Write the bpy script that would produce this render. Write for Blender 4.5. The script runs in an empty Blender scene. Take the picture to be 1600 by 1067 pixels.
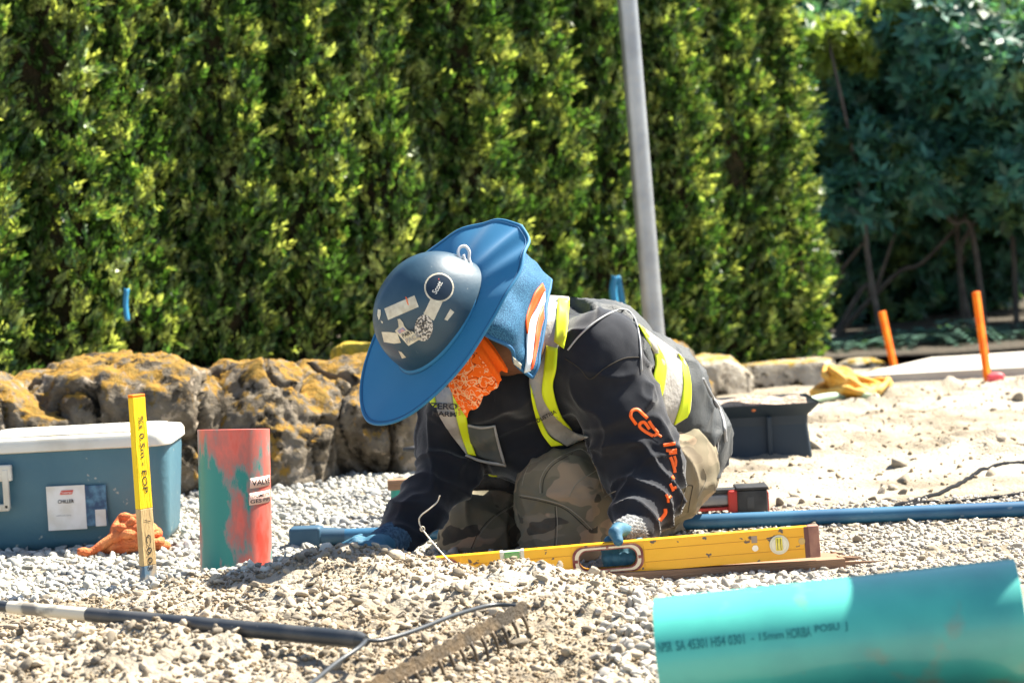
import bpy, bmesh, math, random
import numpy as np
from mathutils import Vector, Matrix
from mathutils.bvhtree import BVHTree
random.seed(7)
RNG = np.random.default_rng(7)
SC = bpy.context.scene
COL = SC.collection

# ------------------------------------------------------------------ camera, sky, sun, exposure
LENS = 85.0
FPX = 1600 * LENS / 36.0
CAM_H = 0.80
PITCH = math.atan(213.5 / FPX)
ROLL = math.radians(3.0)
FWD = np.array([0, math.cos(PITCH), -math.sin(PITCH)])
UP0 = np.array([0, math.sin(PITCH), math.cos(PITCH)])
RT0 = np.array([1.0, 0, 0])
RT = math.cos(ROLL) * RT0 - math.sin(ROLL) * UP0
UP = math.sin(ROLL) * RT0 + math.cos(ROLL) * UP0
CAM = np.array([0, 0, CAM_H])
cd = bpy.data.cameras.new('camera'); cam = bpy.data.objects.new('camera', cd); COL.objects.link(cam)
cd.lens = LENS; cd.sensor_width = 36; cd.clip_start = 0.1; cd.clip_end = 2000
M = Matrix(((RT[0], UP[0], -FWD[0], CAM[0]), (RT[1], UP[1], -FWD[1], CAM[1]), (RT[2], UP[2], -FWD[2], CAM[2]), (0, 0, 0, 1)))
cam.matrix_world = M
cd.dof.use_dof = True; cd.dof.focus_distance = 5.25; cd.dof.aperture_fstop = 5.0
SC.camera = cam

SUN_DIR = Vector((0.84, 0.47, 0)).normalized()
ELEV = math.radians(53)
SUN_TO = Vector((SUN_DIR.x * math.cos(ELEV), SUN_DIR.y * math.cos(ELEV), math.sin(ELEV)))
w = bpy.data.worlds.new('World'); SC.world = w; w.use_nodes = True
nt = w.node_tree; nt.nodes.clear()
sky = nt.nodes.new('ShaderNodeTexSky'); sky.sky_type = 'NISHITA'; sky.sun_disc = False
sky.sun_elevation = ELEV; sky.sun_rotation = math.atan2(SUN_TO.x, SUN_TO.y)
bg = nt.nodes.new('ShaderNodeBackground'); bg.inputs[1].default_value = 0.06
wo = nt.nodes.new('ShaderNodeOutputWorld')
nt.links.new(sky.outputs[0], bg.inputs[0]); nt.links.new(bg.outputs[0], wo.inputs[0])
sl = bpy.data.lights.new('sun', 'SUN'); so = bpy.data.objects.new('sun', sl); COL.objects.link(so)
sl.energy = 5.0; sl.angle = math.radians(0.5); sl.color = (1.0, 0.94, 0.82)
so.rotation_mode = 'QUATERNION'; so.rotation_quaternion = SUN_TO.to_track_quat('Z', 'Y'); so.location = (3, 4, 6)
SC.view_settings.view_transform = 'Standard'; SC.view_settings.look = 'None'
SC.view_settings.exposure = 2.0; SC.view_settings.gamma = 1; SC.view_settings.use_curve_mapping = False
SC.cycles.use_denoising = True
SC.cycles.max_bounces = 8; SC.cycles.diffuse_bounces = 3; SC.cycles.transparent_max_bounces = 8

# ------------------------------------------------------------------ pixel <-> place helpers
def A(x): return np.asarray(x, dtype=float)
def ray(px, py):
    return FWD + (px - 800) / FPX * RT - (py - 533.5) / FPX * UP
def P(px, py, Y):
    d = ray(px, py); return CAM + d * (Y / d[1])
def G(px, py, z=0.0):
    d = ray(px, py); return CAM + d * ((z - CAM_H) / d[2])

# ------------------------------------------------------------------ numpy value noise
def _h(i, j, k, s):
    n = (i * 374761393 + j * 668265263 + k * 2147483647 + s * 974634777) & 0xffffffff
    n = ((n ^ (n >> 13)) * 1274126177) & 0xffffffff
    n = ((n ^ (n >> 16)) * 2246822519) & 0xffffffff
    return ((n ^ (n >> 15)) & 0xffff) / 65535.0
def vnoise(p, f=1.0, s=0):
    q = np.asarray(p, float) * f + 1000.0
    i = np.floor(q).astype(np.int64); t = q - i; t = t * t * (3 - 2 * t)
    x, y, z = i[..., 0], i[..., 1], i[..., 2]; a, b, c = t[..., 0], t[..., 1], t[..., 2]
    r = 0
    for dx in (0, 1):
        for dy in (0, 1):
            for dz in (0, 1):
                w_ = (a if dx else 1 - a) * (b if dy else 1 - b) * (c if dz else 1 - c)
                r = r + w_ * _h(x + dx, y + dy, z + dz, s)
    return r * 2 - 1
def fbm(p, f=1.0, o=4, s=0):
    r = 0; a = 1; tot = 0
    for k in range(o):
        r = r + a * vnoise(p, f, s + k); tot += a; a *= .5; f *= 2.03
    return r / tot
def sstep(a, b, x):
    t = np.clip((x - a) / (b - a), 0, 1); return t * t * (3 - 2 * t)

# ------------------------------------------------------------------ objects
OFF = {}
def thing(name, label, cat, loc=(0, 0, 0), group=None, kind=None):
    o = bpy.data.objects.new(name, None); COL.objects.link(o)
    o.location = loc; o.empty_display_size = .05
    o['label'] = label; o['category'] = cat
    if group: o['group'] = group
    if kind: o['kind'] = kind
    OFF[o.name] = A(loc); return o
def tag(o, label=None, cat=None, group=None, kind=None):
    if label: o['label'] = label
    if cat: o['category'] = cat
    if group: o['group'] = group
    if kind: o['kind'] = kind
    return o
def mobj(name, verts, faces, mat, parent=None, smooth=True, loc=None, auto=None):
    """faces: list of tuples, or (n,3)/(n,4) int array. verts in world space."""
    verts = A(verts).reshape(-1, 3)
    if parent is not None: off = OFF[parent.name]
    else: off = A(loc) if loc is not None else np.zeros(3)
    me = bpy.data.meshes.new(name)
    if isinstance(faces, np.ndarray):
        k = faces.shape[1]; n = len(faces)
        me.vertices.add(len(verts)); me.vertices.foreach_set('co', (verts - off).astype(np.float32).ravel())
        me.loops.add(n * k); me.loops.foreach_set('vertex_index', faces.astype(np.int32).ravel())
        me.polygons.add(n); me.polygons.foreach_set('loop_start', np.arange(0, n * k, k, dtype=np.int32))
        me.polygons.foreach_set('loop_total', np.full(n, k, dtype=np.int32))
        me.update(calc_edges=True); me.validate()
    else:
        me.from_pydata((verts - off).tolist(), [], [tuple(int(i) for i in f) for f in faces]); me.update()
    if smooth: me.polygons.foreach_set('use_smooth', np.ones(len(me.polygons), dtype=bool))
    o = bpy.data.objects.new(name, me); COL.objects.link(o)
    if mat: me.materials.append(mat)
    if parent is not None:
        o.parent = parent; OFF[o.name] = off
    else:
        o.location = off; OFF[o.name] = off
    if auto:
        try: me.set_sharp_from_angle(angle=math.radians(auto))
        except Exception: pass
    return o
def bmobj(name, bm, mat, parent=None, smooth=False, loc=None, auto=None):
    bm.verts.ensure_lookup_table(); bm.verts.index_update()
    v = [tuple(x.co) for x in bm.verts]; f = [[q.index for q in g.verts] for g in bm.faces]
    bm.free()
    return mobj(name, v, f, mat, parent, smooth, loc, auto)
def join(*vf):
    V = []; F = []; n = 0
    for v, f in vf:
        v = A(v).reshape(-1, 3); V.append(v)
        F += [tuple(int(i) + n for i in g) for g in f]; n += len(v)
    return np.vstack(V), F
def box_vf(c, sx, sy, sz, ax=None, bevel=0.0, seg=2):
    """box centred at c; ax = 3 axes (rows)"""
    bm = bmesh.new(); bmesh.ops.create_cube(bm, size=1)
    for v in bm.verts: v.co = Vector((v.co.x * sx, v.co.y * sy, v.co.z * sz))
    if bevel > 0: bmesh.ops.bevel(bm, geom=list(bm.edges), offset=bevel, segments=seg, affect='EDGES', profile=.6)
    V = A([tuple(v.co) for v in bm.verts]); bm.verts.index_update(); F = [[q.index for q in g.verts] for g in bm.faces]; bm.free()
    if ax is not None: V = V @ A(ax)
    return V + A(c), F
def frame_from(x, zhint=(0, 0, 1)):
    x = A(x) / np.linalg.norm(x); z = A(zhint); z = z - x * z.dot(x); z /= np.linalg.norm(z)
    return np.array([x, np.cross(z, x), z])
def catmull(pts, n):
    pts = A(pts); m = len(pts)
    if m == 2: t = np.linspace(0, 1, n)[:, None]; return pts[0] * (1 - t) + pts[1] * t
    ext = np.vstack([2 * pts[0] - pts[1], pts, 2 * pts[-1] - pts[-2]])
    out = []
    for u in np.linspace(0, m - 1, n):
        i = min(int(u), m - 2); t = u - i
        p0, p1, p2, p3 = ext[i:i + 4]
        out.append(.5 * ((2 * p1) + (-p0 + p2) * t + (2 * p0 - 5 * p1 + 4 * p2 - p3) * t * t + (-p0 + 3 * p1 - 3 * p2 + p3) * t ** 3))
    return np.array(out)
def tube_vf(path, rad, seg=10, cap=True):
    path = A(path); n = len(path); rad = np.broadcast_to(np.asarray(rad, float), (n,)) if np.ndim(rad) else np.full(n, rad)
    T = np.gradient(path, axis=0); T /= np.linalg.norm(T, axis=1)[:, None] + 1e-12
    a = A([0, 0, 1]) if abs(T[0][2]) < .9 else A([1, 0, 0])
    V = []
    u = np.cross(T[0], a); u /= np.linalg.norm(u)
    ang = np.linspace(0, 2 * np.pi, seg, endpoint=False)
    for i in range(n):
        u = u - T[i] * u.dot(T[i]); u /= np.linalg.norm(u); v = np.cross(T[i], u)
        V.append(path[i] + rad[i] * (np.cos(ang)[:, None] * u + np.sin(ang)[:, None] * v))
    V = np.vstack(V); F = []
    for i in range(n - 1):
        for j in range(seg):
            k = (j + 1) % seg
            F.append((i * seg + j, i * seg + k, (i + 1) * seg + k, (i + 1) * seg + j))
    if cap: F.append(tuple(range(seg))[::-1]); F.append(tuple((n - 1) * seg + j for j in range(seg)))
    return V, F
def lathe_vf(prof, c=(0, 0, 0), ax=None, seg=32, close=False):
    """prof: (r, h) list revolved round local z"""
    prof = A(prof); n = len(prof); ang = np.linspace(0, 2 * np.pi, seg, endpoint=False)
    V = np.array([[r * math.cos(a), r * math.sin(a), h] for r, h in prof for a in ang])
    F = []
    for i in range(n - 1 if not close else n):
        i2 = (i + 1) % n
        for j in range(seg):
            k = (j + 1) % seg
            F.append((i * seg + j, i * seg + k, i2 * seg + k, i2 * seg + j))
    if ax is not None: V = V @ A(ax)
    return V + A(c), F
def grid_faces(n, m, wrap=False):
    F = []
    for i in range(n - 1):
        for j in range(m - 1 if not wrap else m):
            k = (j + 1) % m
            F.append((i * m + j, (i + 1) * m + j, (i + 1) * m + k, i * m + k))
    return F
def solid_vf(g, th):
    """g: (n,m,3) grid of points -> thick sheet"""
    n, m, _ = g.shape
    du = np.gradient(g, axis=0); dv = np.gradient(g, axis=1)
    N = np.cross(du, dv); N /= np.linalg.norm(N, axis=2)[..., None] + 1e-12
    a = (g + N * th / 2).reshape(-1, 3); b = (g - N * th / 2).reshape(-1, 3)
    F1 = grid_faces(n, m); o = n * m
    F = [f for f in F1] + [tuple(o + i for i in f[::-1]) for f in F1]
    edge = [i * m for i in range(n)] + [(n - 1) * m + j for j in range(1, m)] + [i * m + m - 1 for i in range(n - 2, -1, -1)] + list(range(m - 2, 0, -1))
    for i in range(len(edge)):
        p, q = edge[i], edge[(i + 1) % len(edge)]
        F.append((q, p, p + o, q + o))
    return np.vstack([a, b]), F
def sheet(ctrl, nu, nv):
    """ctrl rows of points -> smooth (nu,nv,3) grid"""
    rows = [catmull(r, nv) for r in ctrl]
    rows = np.array(rows)
    return np.array([catmull(rows[:, j], nu) for j in range(nv)]).transpose(1, 0, 2)

# ------------------------------------------------------------------ signed distance bodies
def smin(a, b, k):
    if k <= 0: return np.minimum(a, b)
    h = np.clip(.5 + .5 * (b - a) / k, 0, 1)
    return b * (1 - h) + a * h - k * h * (1 - h)
class Sdf:
    def __init__(s, lo, hi, h):
        s.lo = A(lo); s.h = h; s.n = np.ceil((A(hi) - s.lo) / h).astype(int) + 1
        s.v = np.full(s.n, 1.0, dtype=np.float64)
    def _box(s, lo, hi):
        i0 = np.clip(np.floor((lo - s.lo) / s.h).astype(int), 0, s.n - 1); i1 = np.clip(np.ceil((hi - s.lo) / s.h).astype(int) + 1, 1, s.n)
        sl = tuple(slice(a, b) for a, b in zip(i0, i1))
        g = np.stack(np.meshgrid(*[s.lo[k] + s.h * np.arange(i0[k], i1[k]) for k in range(3)], indexing='ij'), -1)
        return sl, g
    def cone(s, a, ra, b, rb, k=.03, flat=None, sub=False):
        a = A(a); b = A(b); m = max(ra, rb) * 1.5 + .07
        sl, g = s._box(np.minimum(a, b) - m, np.maximum(a, b) + m)
        ba = b - a; L = max(ba.dot(ba), 1e-9)
        t = np.clip(((g - a) @ ba) / L, 0, 1)
        q = g - a - t[..., None] * ba
        if flat is not None:
            wv = A(flat[0]); wv = wv / np.linalg.norm(wv); c = q @ wv
            q = q + ((c / flat[1] - c)[..., None]) * wv
        d = np.linalg.norm(q, axis=-1) - (ra + t * (rb - ra))
        if sub: s.v[sl] = -smin(-s.v[sl], d, k)
        else: s.v[sl] = smin(s.v[sl], d, k)
        return s
    def ell(s, c, ax, r, k=.02, sub=False):
        c = A(c); ax = A(ax); r = A(r); m = r.max() + .06
        sl, g = s._box(c - m, c + m)
        q = (g - c) @ ax.T / r
        l = np.linalg.norm(q, axis=-1); d = (l - 1) * r.min()
        if sub: s.v[sl] = -smin(-s.v[sl], d, k)
        else: s.v[sl] = smin(s.v[sl], d, k)
        return s
    def cut(s, p, n, k=0.0):
        """remove the side n points to"""
        n = A(n) / np.linalg.norm(n)
        g = np.stack(np.meshgrid(*[s.lo[q] + s.h * np.arange(s.n[q]) for q in range(3)], indexing='ij'), -1)
        d = (g - A(p)) @ n
        s.v = np.maximum(s.v, d) if k <= 0 else -smin(-s.v, -d, k)
        return s
    def mesh(s, iso=0.0):
        v = s.v - iso; ins = v < 0
        nx, ny, nz = v.shape
        cs = np.zeros((nx - 1, ny - 1, nz - 1)); 
        c8 = [ins[a:nx - 1 + a, b:ny - 1 + b, c:nz - 1 + c] for a in (0, 1) for b in (0, 1) for c in (0, 1)]
        cnt = sum(x.astype(np.int8) for x in c8)
        act = (cnt > 0) & (cnt < 8)
        idx = -np.ones(act.shape, dtype=np.int64); I = np.argwhere(act); idx[act] = np.arange(len(I))
        acc = np.zeros((len(I), 3)); num = np.zeros(len(I))
        corners = [(a, b, c) for a in (0, 1) for b in (0, 1) for c in (0, 1)]
        vals = {c: v[I[:, 0] + c[0], I[:, 1] + c[1], I[:, 2] + c[2]] for c in corners}
        for ca in corners:
            for ax in range(3):
                if ca[ax] == 0:
                    cb = list(ca); cb[ax] = 1; cb = tuple(cb)
                    va, vb = vals[ca], vals[cb]; m = (va < 0) != (vb < 0)
                    t = np.where(m, va / np.where(m, va - vb, 1), 0)
                    p = np.tile(A(ca), (len(I), 1)); p[:, ax] = t
                    acc[m] += p[m]; num[m] += 1
        V = s.lo + s.h * (I + acc / num[:, None])
        F = []
        for ax in range(3):
            o1, o2 = [(1, 2), (2, 0), (0, 1)][ax]
            a = [slice(None)] * 3; b = [slice(None)] * 3; a[ax] = slice(0, -1); b[ax] = slice(1, None)
            A0 = ins[tuple(a)]; B0 = ins[tuple(b)]
            m = A0 != B0
            E = np.argwhere(m)
            E = E[(E[:, o1] > 0) & (E[:, o2] > 0) & (E[:, o1] < v.shape[o1] - 1) & (E[:, o2] < v.shape[o2] - 1)]
            def cell(d1, d2):
                q = E.copy(); q[:, o1] -= d1; q[:, o2] -= d2
                return idx[q[:, 0], q[:, 1], q[:, 2]]
            quad = np.stack([cell(1, 1), cell(0, 1), cell(0, 0), cell(1, 0)], 1)
            fl = ~A0[tuple(E.T)] if len(E) else np.zeros(0, bool)
            quad[fl] = quad[fl][:, ::-1]
            F.append(quad)
        F = np.vstack(F); F = F[(F >= 0).all(1)]
        return V, F
def vnormals(V, F):
    F = np.asarray(F); n = np.cross(V[F[:, 2]] - V[F[:, 0]], V[F[:, -1]] - V[F[:, 1]]) if F.shape[1] == 4 else np.cross(V[F[:, 1]] - V[F[:, 0]], V[F[:, 2]] - V[F[:, 0]])
    N = np.zeros_like(V)
    for k in range(F.shape[1]): np.add.at(N, F[:, k], n)
    return N / (np.linalg.norm(N, axis=1)[:, None] + 1e-12)
def relax(V, F, it=2, lam=.5):
    E = np.vstack([F[:, [0, 1]], F[:, [1, 2]], F[:, [2, 3]], F[:, [3, 0]]]); E = np.vstack([E, E[:, ::-1]])
    for _ in range(it):
        acc = np.zeros_like(V); cnt = np.zeros(len(V))
        np.add.at(acc, E[:, 0], V[E[:, 1]]); np.add.at(cnt, E[:, 0], 1)
        V = V + lam * (acc / cnt[:, None] - V)
    return V

# ------------------------------------------------------------------ materials
MATS = {}
def mat(name, base, rough=.7, var=None, vscale=8, vlo=.4, vhi=.65, bump=0, bscale=60, bdist=.01, spec=.4, metal=0, island=0, trans=0,
        sheen=0, var2=None, v2scale=3, v2lo=.5, v2hi=.62, coord='Object', detail=5, emit=None, stretch=None, wave=None, alpha=None, coat=0):
    if name in MATS: return MATS[name]
    m = bpy.data.materials.new(name); m.use_nodes = True; t = m.node_tree; N = t.nodes; L = t.links
    b = N['Principled BSDF']; out = N['Material Output']
    b.inputs['Roughness'].default_value = rough; b.inputs['Metallic'].default_value = metal
    b.inputs['Specular IOR Level'].default_value = spec
    if coat: b.inputs['Coat Weight'].default_value = coat
    if sheen: b.inputs['Sheen Weight'].default_value = sheen; b.inputs['Sheen Roughness'].default_value = .4
    c4 = lambda c: (c[0], c[1], c[2], 1)
    tc = N.new('ShaderNodeTexCoord'); src = tc.outputs[coord]
    if stretch:
        mp = N.new('ShaderNodeMapping'); mp.inputs['Scale'].default_value = stretch; L.new(src, mp.inputs[0]); src = mp.outputs[0]
    col = None
    def mix(a, bb, fac):
        mx = N.new('ShaderNodeMix'); mx.data_type = 'RGBA'
        if isinstance(a, tuple): mx.inputs[6].default_value = a
        else: L.new(a, mx.inputs[6])
        if isinstance(bb, tuple): mx.inputs[7].default_value = bb
        else: L.new(bb, mx.inputs[7])
        L.new(fac, mx.inputs[0]); return mx.outputs[2]
    def nz(scale, lo, hi, det=detail):
        n = N.new('ShaderNodeTexNoise'); n.inputs['Scale'].default_value = scale; n.inputs['Detail'].default_value = det; L.new(src, n.inputs['Vector'])
        r = N.new('ShaderNodeMapRange'); r.inputs[1].default_value = lo; r.inputs[2].default_value = hi; L.new(n.outputs['Fac'], r.inputs[0]); return r.outputs[0]
    col = c4(base)
    if var is not None: col = mix(c4(base), c4(var), nz(vscale, vlo, vhi))
    if var2 is not None: col = mix(col, c4(var2), nz(v2scale, v2lo, v2hi))
    if island:
        g = N.new('ShaderNodeNewGeometry'); r = N.new('ShaderNodeMapRange'); r.inputs[3].default_value = 1 - island; r.inputs[4].default_value = 1 + island
        L.new(g.outputs['Random Per Island'], r.inputs[0])
        h = N.new('ShaderNodeHueSaturation'); L.new(r.outputs[0], h.inputs['Value'])
        if isinstance(col, tuple): h.inputs['Color'].default_value = col
        else: L.new(col, h.inputs['Color'])
        col = h.outputs[0]
    if isinstance(col, tuple): b.inputs['Base Color'].default_value = col
    else: L.new(col, b.inputs['Base Color'])
    if bump:
        n = N.new('ShaderNodeTexNoise'); n.inputs['Scale'].default_value = bscale; n.inputs['Detail'].default_value = 4; L.new(src, n.inputs['Vector'])
        bp = N.new('ShaderNodeBump'); bp.inputs['Strength'].default_value = bump; bp.inputs['Distance'].default_value = bdist
        L.new(n.outputs['Fac'], bp.inputs['Height']); L.new(bp.outputs[0], b.inputs['Normal'])
    if alpha is not None:      # woven mesh cloth: real holes from a fine grid
        ws = []
        for dirn in ('X', 'Z'):
            wv = N.new('ShaderNodeTexWave'); wv.bands_direction = dirn; wv.inputs['Scale'].default_value = alpha[0]; wv.inputs['Distortion'].default_value = .3
            L.new(src, wv.inputs['Vector']); ws.append(wv.outputs['Fac'])
        mn = N.new('ShaderNodeMath'); mn.operation = 'MULTIPLY'; L.new(ws[0], mn.inputs[0]); L.new(ws[1], mn.inputs[1])
        gt = N.new('ShaderNodeMath'); gt.operation = 'LESS_THAN'; gt.inputs[1].default_value = alpha[1]; L.new(mn.outputs[0], gt.inputs[0])
        L.new(gt.outputs[0], b.inputs['Alpha'])
    if trans:
        tr = N.new('ShaderNodeBsdfTranslucent')
        ms = N.new('ShaderNodeMixShader'); ms.inputs[0].default_value = trans
        if isinstance(col, tuple): tr.inputs[0].default_value = (min(col[0] * 1.3, 1), min(col[1] * 1.3, 1), col[2] * .7, 1)
        else:
            h = N.new('ShaderNodeMix'); h.data_type = 'RGBA'; h.blend_type = 'MULTIPLY'; h.inputs[0].default_value = 1; h.inputs[7].default_value = (1.5, 1.35, .6, 1)
            h.clamp_result = False
            L.new(col, h.inputs[6]); L.new(h.outputs[2], tr.inputs[0])
        L.new(b.outputs[0], ms.inputs[1]); L.new(tr.outputs[0], ms.inputs[2]); L.new(ms.outputs[0], out.inputs[0])
    MATS[name] = m; m['_'] = 0
    del m['_']
    return m

def text_vf(s, bold=0.0, space=1.0):
    """unit-height text in the xy plane"""
    c = bpy.data.curves.new('t', 'FONT'); c.body = s; c.size = 1; c.offset = bold; c.space_character = space; c.resolution_u = 3
    o = bpy.data.objects.new('t', c); COL.objects.link(o)
    dg = bpy.context.evaluated_depsgraph_get(); me = o.evaluated_get(dg).to_mesh()
    V = A([tuple(v.co) for v in me.vertices]); F = [tuple(p.vertices) for p in me.polygons]
    o.evaluated_get(dg).to_mesh_clear(); bpy.data.objects.remove(o); bpy.data.curves.remove(c)
    return V, F
def text_on(name, s, c, xd, yd, h, m, parent, bold=.01, width=None, space=1.0, lift=.0012):
    V, F = text_vf(s, bold, space)
    lo = V.min(0); hi = V.max(0); V = V - (lo + hi) / 2
    sx = sy = h / .72
    if width: sx = width / (hi[0] - lo[0])
    xd = A(xd) / np.linalg.norm(xd); yd = A(yd) / np.linalg.norm(yd); n = np.cross(xd, yd)
    W = A(c) + V[:, :1] * sx * xd + V[:, 1:2] * sy * yd + n * lift
    return mobj(name, W, F, m, parent, smooth=False)
def unit(v): return v / (np.linalg.norm(v, axis=-1)[..., None] + 1e-9)

# ================================================================== SETTING: ground
# wall line: rock wall runs from the left, receding to the right
def wall_d(x):      # distance (y) of the wall's foot at x
    return np.interp(x, [-6, -1.7, -1.0, -.4, .2, .9, 1.3, 3], [6.9, 7.0, 7.15, 7.4, 8.4, 9.75, 9.95, 10.2])
def terr_h(x):
    return np.interp(x, [-6, -1, -.4, .2, .9, 1.3, 1.7], [.27, .26, .24, .15, .03, .02, 0.0])
_cr = A([(-1.35, 5.02, .0), (-.85, 5.05, .02), (-.72, 5.07, .05), (-.55, 5.08, .062), (-.44, 5.08, .086), (-.38, 5.07, .098), (-.30, 5.02, .092), (-.24, 5.0, .076), (-.12, 4.93, .060), (.02, 4.88, .060), (.13, 4.85, .045), (.22, 4.8, .022), (.32, 4.75, .004), (.5, 4.7, 0)])
def H(x, y, fine=True):
    x = np.asarray(x, float); y = np.asarray(y, float)
    p = np.stack([x, y, 0 * x], -1)
    cy = np.interp(x, _cr[:, 0], _cr[:, 1]); ch = np.interp(x, _cr[:, 0], _cr[:, 2])
    d = y - cy
    prof = np.where(d > 0, np.exp(-(d / .11) ** 2), np.exp(-(-d / .42) ** 2.0))
    z = ch * prof
    # lower mound front left and a slight dip where the rake head lies
    z += .065 * np.exp(-(((x + .72) / .5) ** 2 + ((y - 4.25) / .28) ** 2))
    z -= .03 * np.exp(-(((x - .02) / .3) ** 2 + ((y - 4.15) / .25) ** 2))
    wd = wall_d(x)
    z += terr_h(x) * sstep(.1, .42, y - wd) * (1 - sstep(4, 9, y - wd))
    # rough dirt between
    z += .012 * fbm(p, 2.3, 3, 5) * sstep(5.9, 7, y)
    far = sstep(6.2, 7.2, y) * (1 - sstep(30, 40, y))
    z += far * .075 * np.maximum(fbm(p, 5.5, 5, 9), -.12) * sstep(.2, 1.0, x) * (1 - sstep(9.3, 9.6, y)) * (.35 + .65 * sstep(-.2, .3, vnoise(p, 1.1, 44)))
    z += far * sstep(.1, .8, x) * (1 - sstep(9.3, 9.6, y)) * sstep(-.25, .35, vnoise(p, 1.6, 45)) * (.022 * np.maximum(vnoise(p, 13, 46), 0) + .012 * np.maximum(vnoise(p, 24, 47), 0))
    if fine:
        near = np.exp(-((np.clip(4.9 - y, -.2, 9) - .4) / .7) ** 2) * (y < 5.4)
        z += .010 * fbm(p, 9, 3, 21) * sstep(.0, .04, ch + .03) * near
        z += .0045 * fbm(p, 34, 3, 22)
        z += near * sstep(.0, .03, ch) * (.020 * np.maximum(vnoise(p, 24, 60), 0) + .012 * np.maximum(vnoise(p, 46, 61), 0) + .007 * np.abs(vnoise(p, 80, 62)))
        z += .004 * np.abs(fbm(p, 18, 2, 23))
    return z
def gaxis(segs):
    out = [segs[0][0]]
    for a, b, n in segs: out += list(np.linspace(a, b, n + 1)[1:])
    return A(out)
xs = gaxis([(-300, -30, 10), (-30, -6, 16), (-6, -1.5, 50), (-1.5, 1.5, 280), (1.5, 2.6, 50), (2.6, 6, 40), (6, 30, 16), (30, 300, 10)])
ys = gaxis([(-300, 0, 10), (0, 3.5, 20), (3.5, 3.8, 15), (3.8, 5.3, 200), (5.3, 5.8, 35), (5.8, 10, 150), (10, 12, 40), (12, 40, 40), (40, 600, 12)])
gx, gy = np.meshgrid(xs, ys, indexing='ij')
gz = H(gx, gy)
V = np.stack([gx, gy, gz], -1).reshape(-1, 3)
n_, m_ = gx.shape
ii, jj = np.meshgrid(np.arange(n_ - 1), np.arange(m_ - 1), indexing='ij'); b0 = (ii * m_ + jj).ravel()
GF = np.stack([b0, b0 + m_, b0 + m_ + 1, b0 + 1], 1)
m_ground = mat('dusty soil', (.30, .255, .19), .95, var=(.185, .155, .115), vscale=6, vlo=.42, vhi=.62, var2=(.37, .335, .275), v2scale=1.3, v2lo=.45, v2hi=.62, bump=.9, bscale=90, bdist=.012, spec=.15, detail=9)
gr = mobj('ground', V, GF, m_ground)
tag(gr, 'bare dusty ground of sandy soil and crushed stone', kind='structure')
GBVH = None

# ------------------------------------------------------------------ stones (crushed gravel)
def stone_variant(sub, seed, cuts):
    bm = bmesh.new(); bmesh.ops.create_icosphere(bm, subdivisions=sub, radius=1)
    V = A([tuple(v.co) for v in bm.verts]); F = A([[q.index for q in f.verts] for f in bm.faces]).astype(int); bm.free()
    r = np.random.default_rng(seed)
    V *= 1 + (.20 if sub == 1 else .04) * r.standard_normal(len(V))[:, None]
    for _ in range(cuts):
        n = r.standard_normal(3); n /= np.linalg.norm(n); d = r.uniform(.42, .78)
        s = V @ n; V = V - np.maximum(s - d, 0)[:, None] * n
    V *= A([1.2, r.uniform(.7, .95), r.uniform(.45, .75)])
    return V, F
ST1 = [stone_variant(1, 10 + i, 2) for i in range(10)]
ST2 = [stone_variant(2, 40 + i, 9) for i in range(14)]
def scatter(name, pts, size, variants, matl, label, sink=.25, rng=RNG, bias_flat=.6):
    n = len(pts); size = np.broadcast_to(size, (n,))
    Vs = []; Fs = []; base = 0
    which = rng.integers(0, len(variants), n)
    # random rotations
    yaw = rng.uniform(0, 6.283, n); tl = rng.normal(0, bias_flat, n); tl2 = rng.normal(0, bias_flat, n)
    cy, sy, ct, st, cu, su = np.cos(yaw), np.sin(yaw), np.cos(tl), np.sin(tl), np.cos(tl2), np.sin(tl2)
    Z = np.zeros(n); O = np.ones(n)
    Rz = np.stack([cy, -sy, Z, sy, cy, Z, Z, Z, O], -1).reshape(-1, 3, 3)
    Rx = np.stack([O, Z, Z, Z, ct, -st, Z, st, ct], -1).reshape(-1, 3, 3)
    Ry = np.stack([cu, Z, su, Z, O, Z, -su, Z, cu], -1).reshape(-1, 3, 3)
    R = Rz @ Rx @ Ry
    for k, (v, f) in enumerate(variants):
        I = np.where(which == k)[0]
        if not len(I): continue
        W = np.einsum('nij,vj->nvi', R[I], v) * size[I][:, None, None] + pts[I][:, None, :]
        W[..., 2] += (size[I] * (.5 - sink))[:, None]
        Vs.append(W.reshape(-1, 3))
        F = f[None] + (np.arange(len(I)) * len(v))[:, None, None] + base
        Fs.append(F.reshape(-1, 3)); base += len(I) * len(v)
    o = mobj(name, np.vstack(Vs), np.vstack(Fs), matl, smooth=False)
    tag(o, label, 'gravel', kind='stuff')
    return o
def region(n, x0, x1, y0, y1, keep=None, rng=RNG):
    x = rng.uniform(x0, x1, n); y = rng.uniform(y0, y1, n)
    hw = y * 800 / FPX + .18
    k = np.abs(x) < hw
    if keep is not None: k &= keep(x, y)
    x, y = x[k], y[k]
    return np.stack([x, y, H(x, y)], -1)
m_gray = mat('grey crushed stone', (.44, .42, .355), .85, island=.42, var=(.27, .27, .26), vscale=3, spec=.3, bump=.3, bscale=260, bdist=.002)
m_tan = mat('dusty tan stone', (.36, .30, .22), .92, island=.5, var=(.25, .215, .17), vscale=14, spec=.15, bump=.4, bscale=300, bdist=.002)
m_pale = mat('pale crushed stone', (.46, .42, .355), .88, island=.38, var=(.31, .29, .26), vscale=5, spec=.2, bump=.3, bscale=260, bdist=.002)
m_clod = mat('dirt clod', (.31, .24, .16), .97, island=.4, var=(.20, .155, .105), vscale=30, spec=.05, bump=.8, bscale=220, bdist=.004)
lg = lambda n, lo, hi, p=2.0: lo + (hi - lo) * RNG.uniform(0, 1, n) ** p
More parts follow.
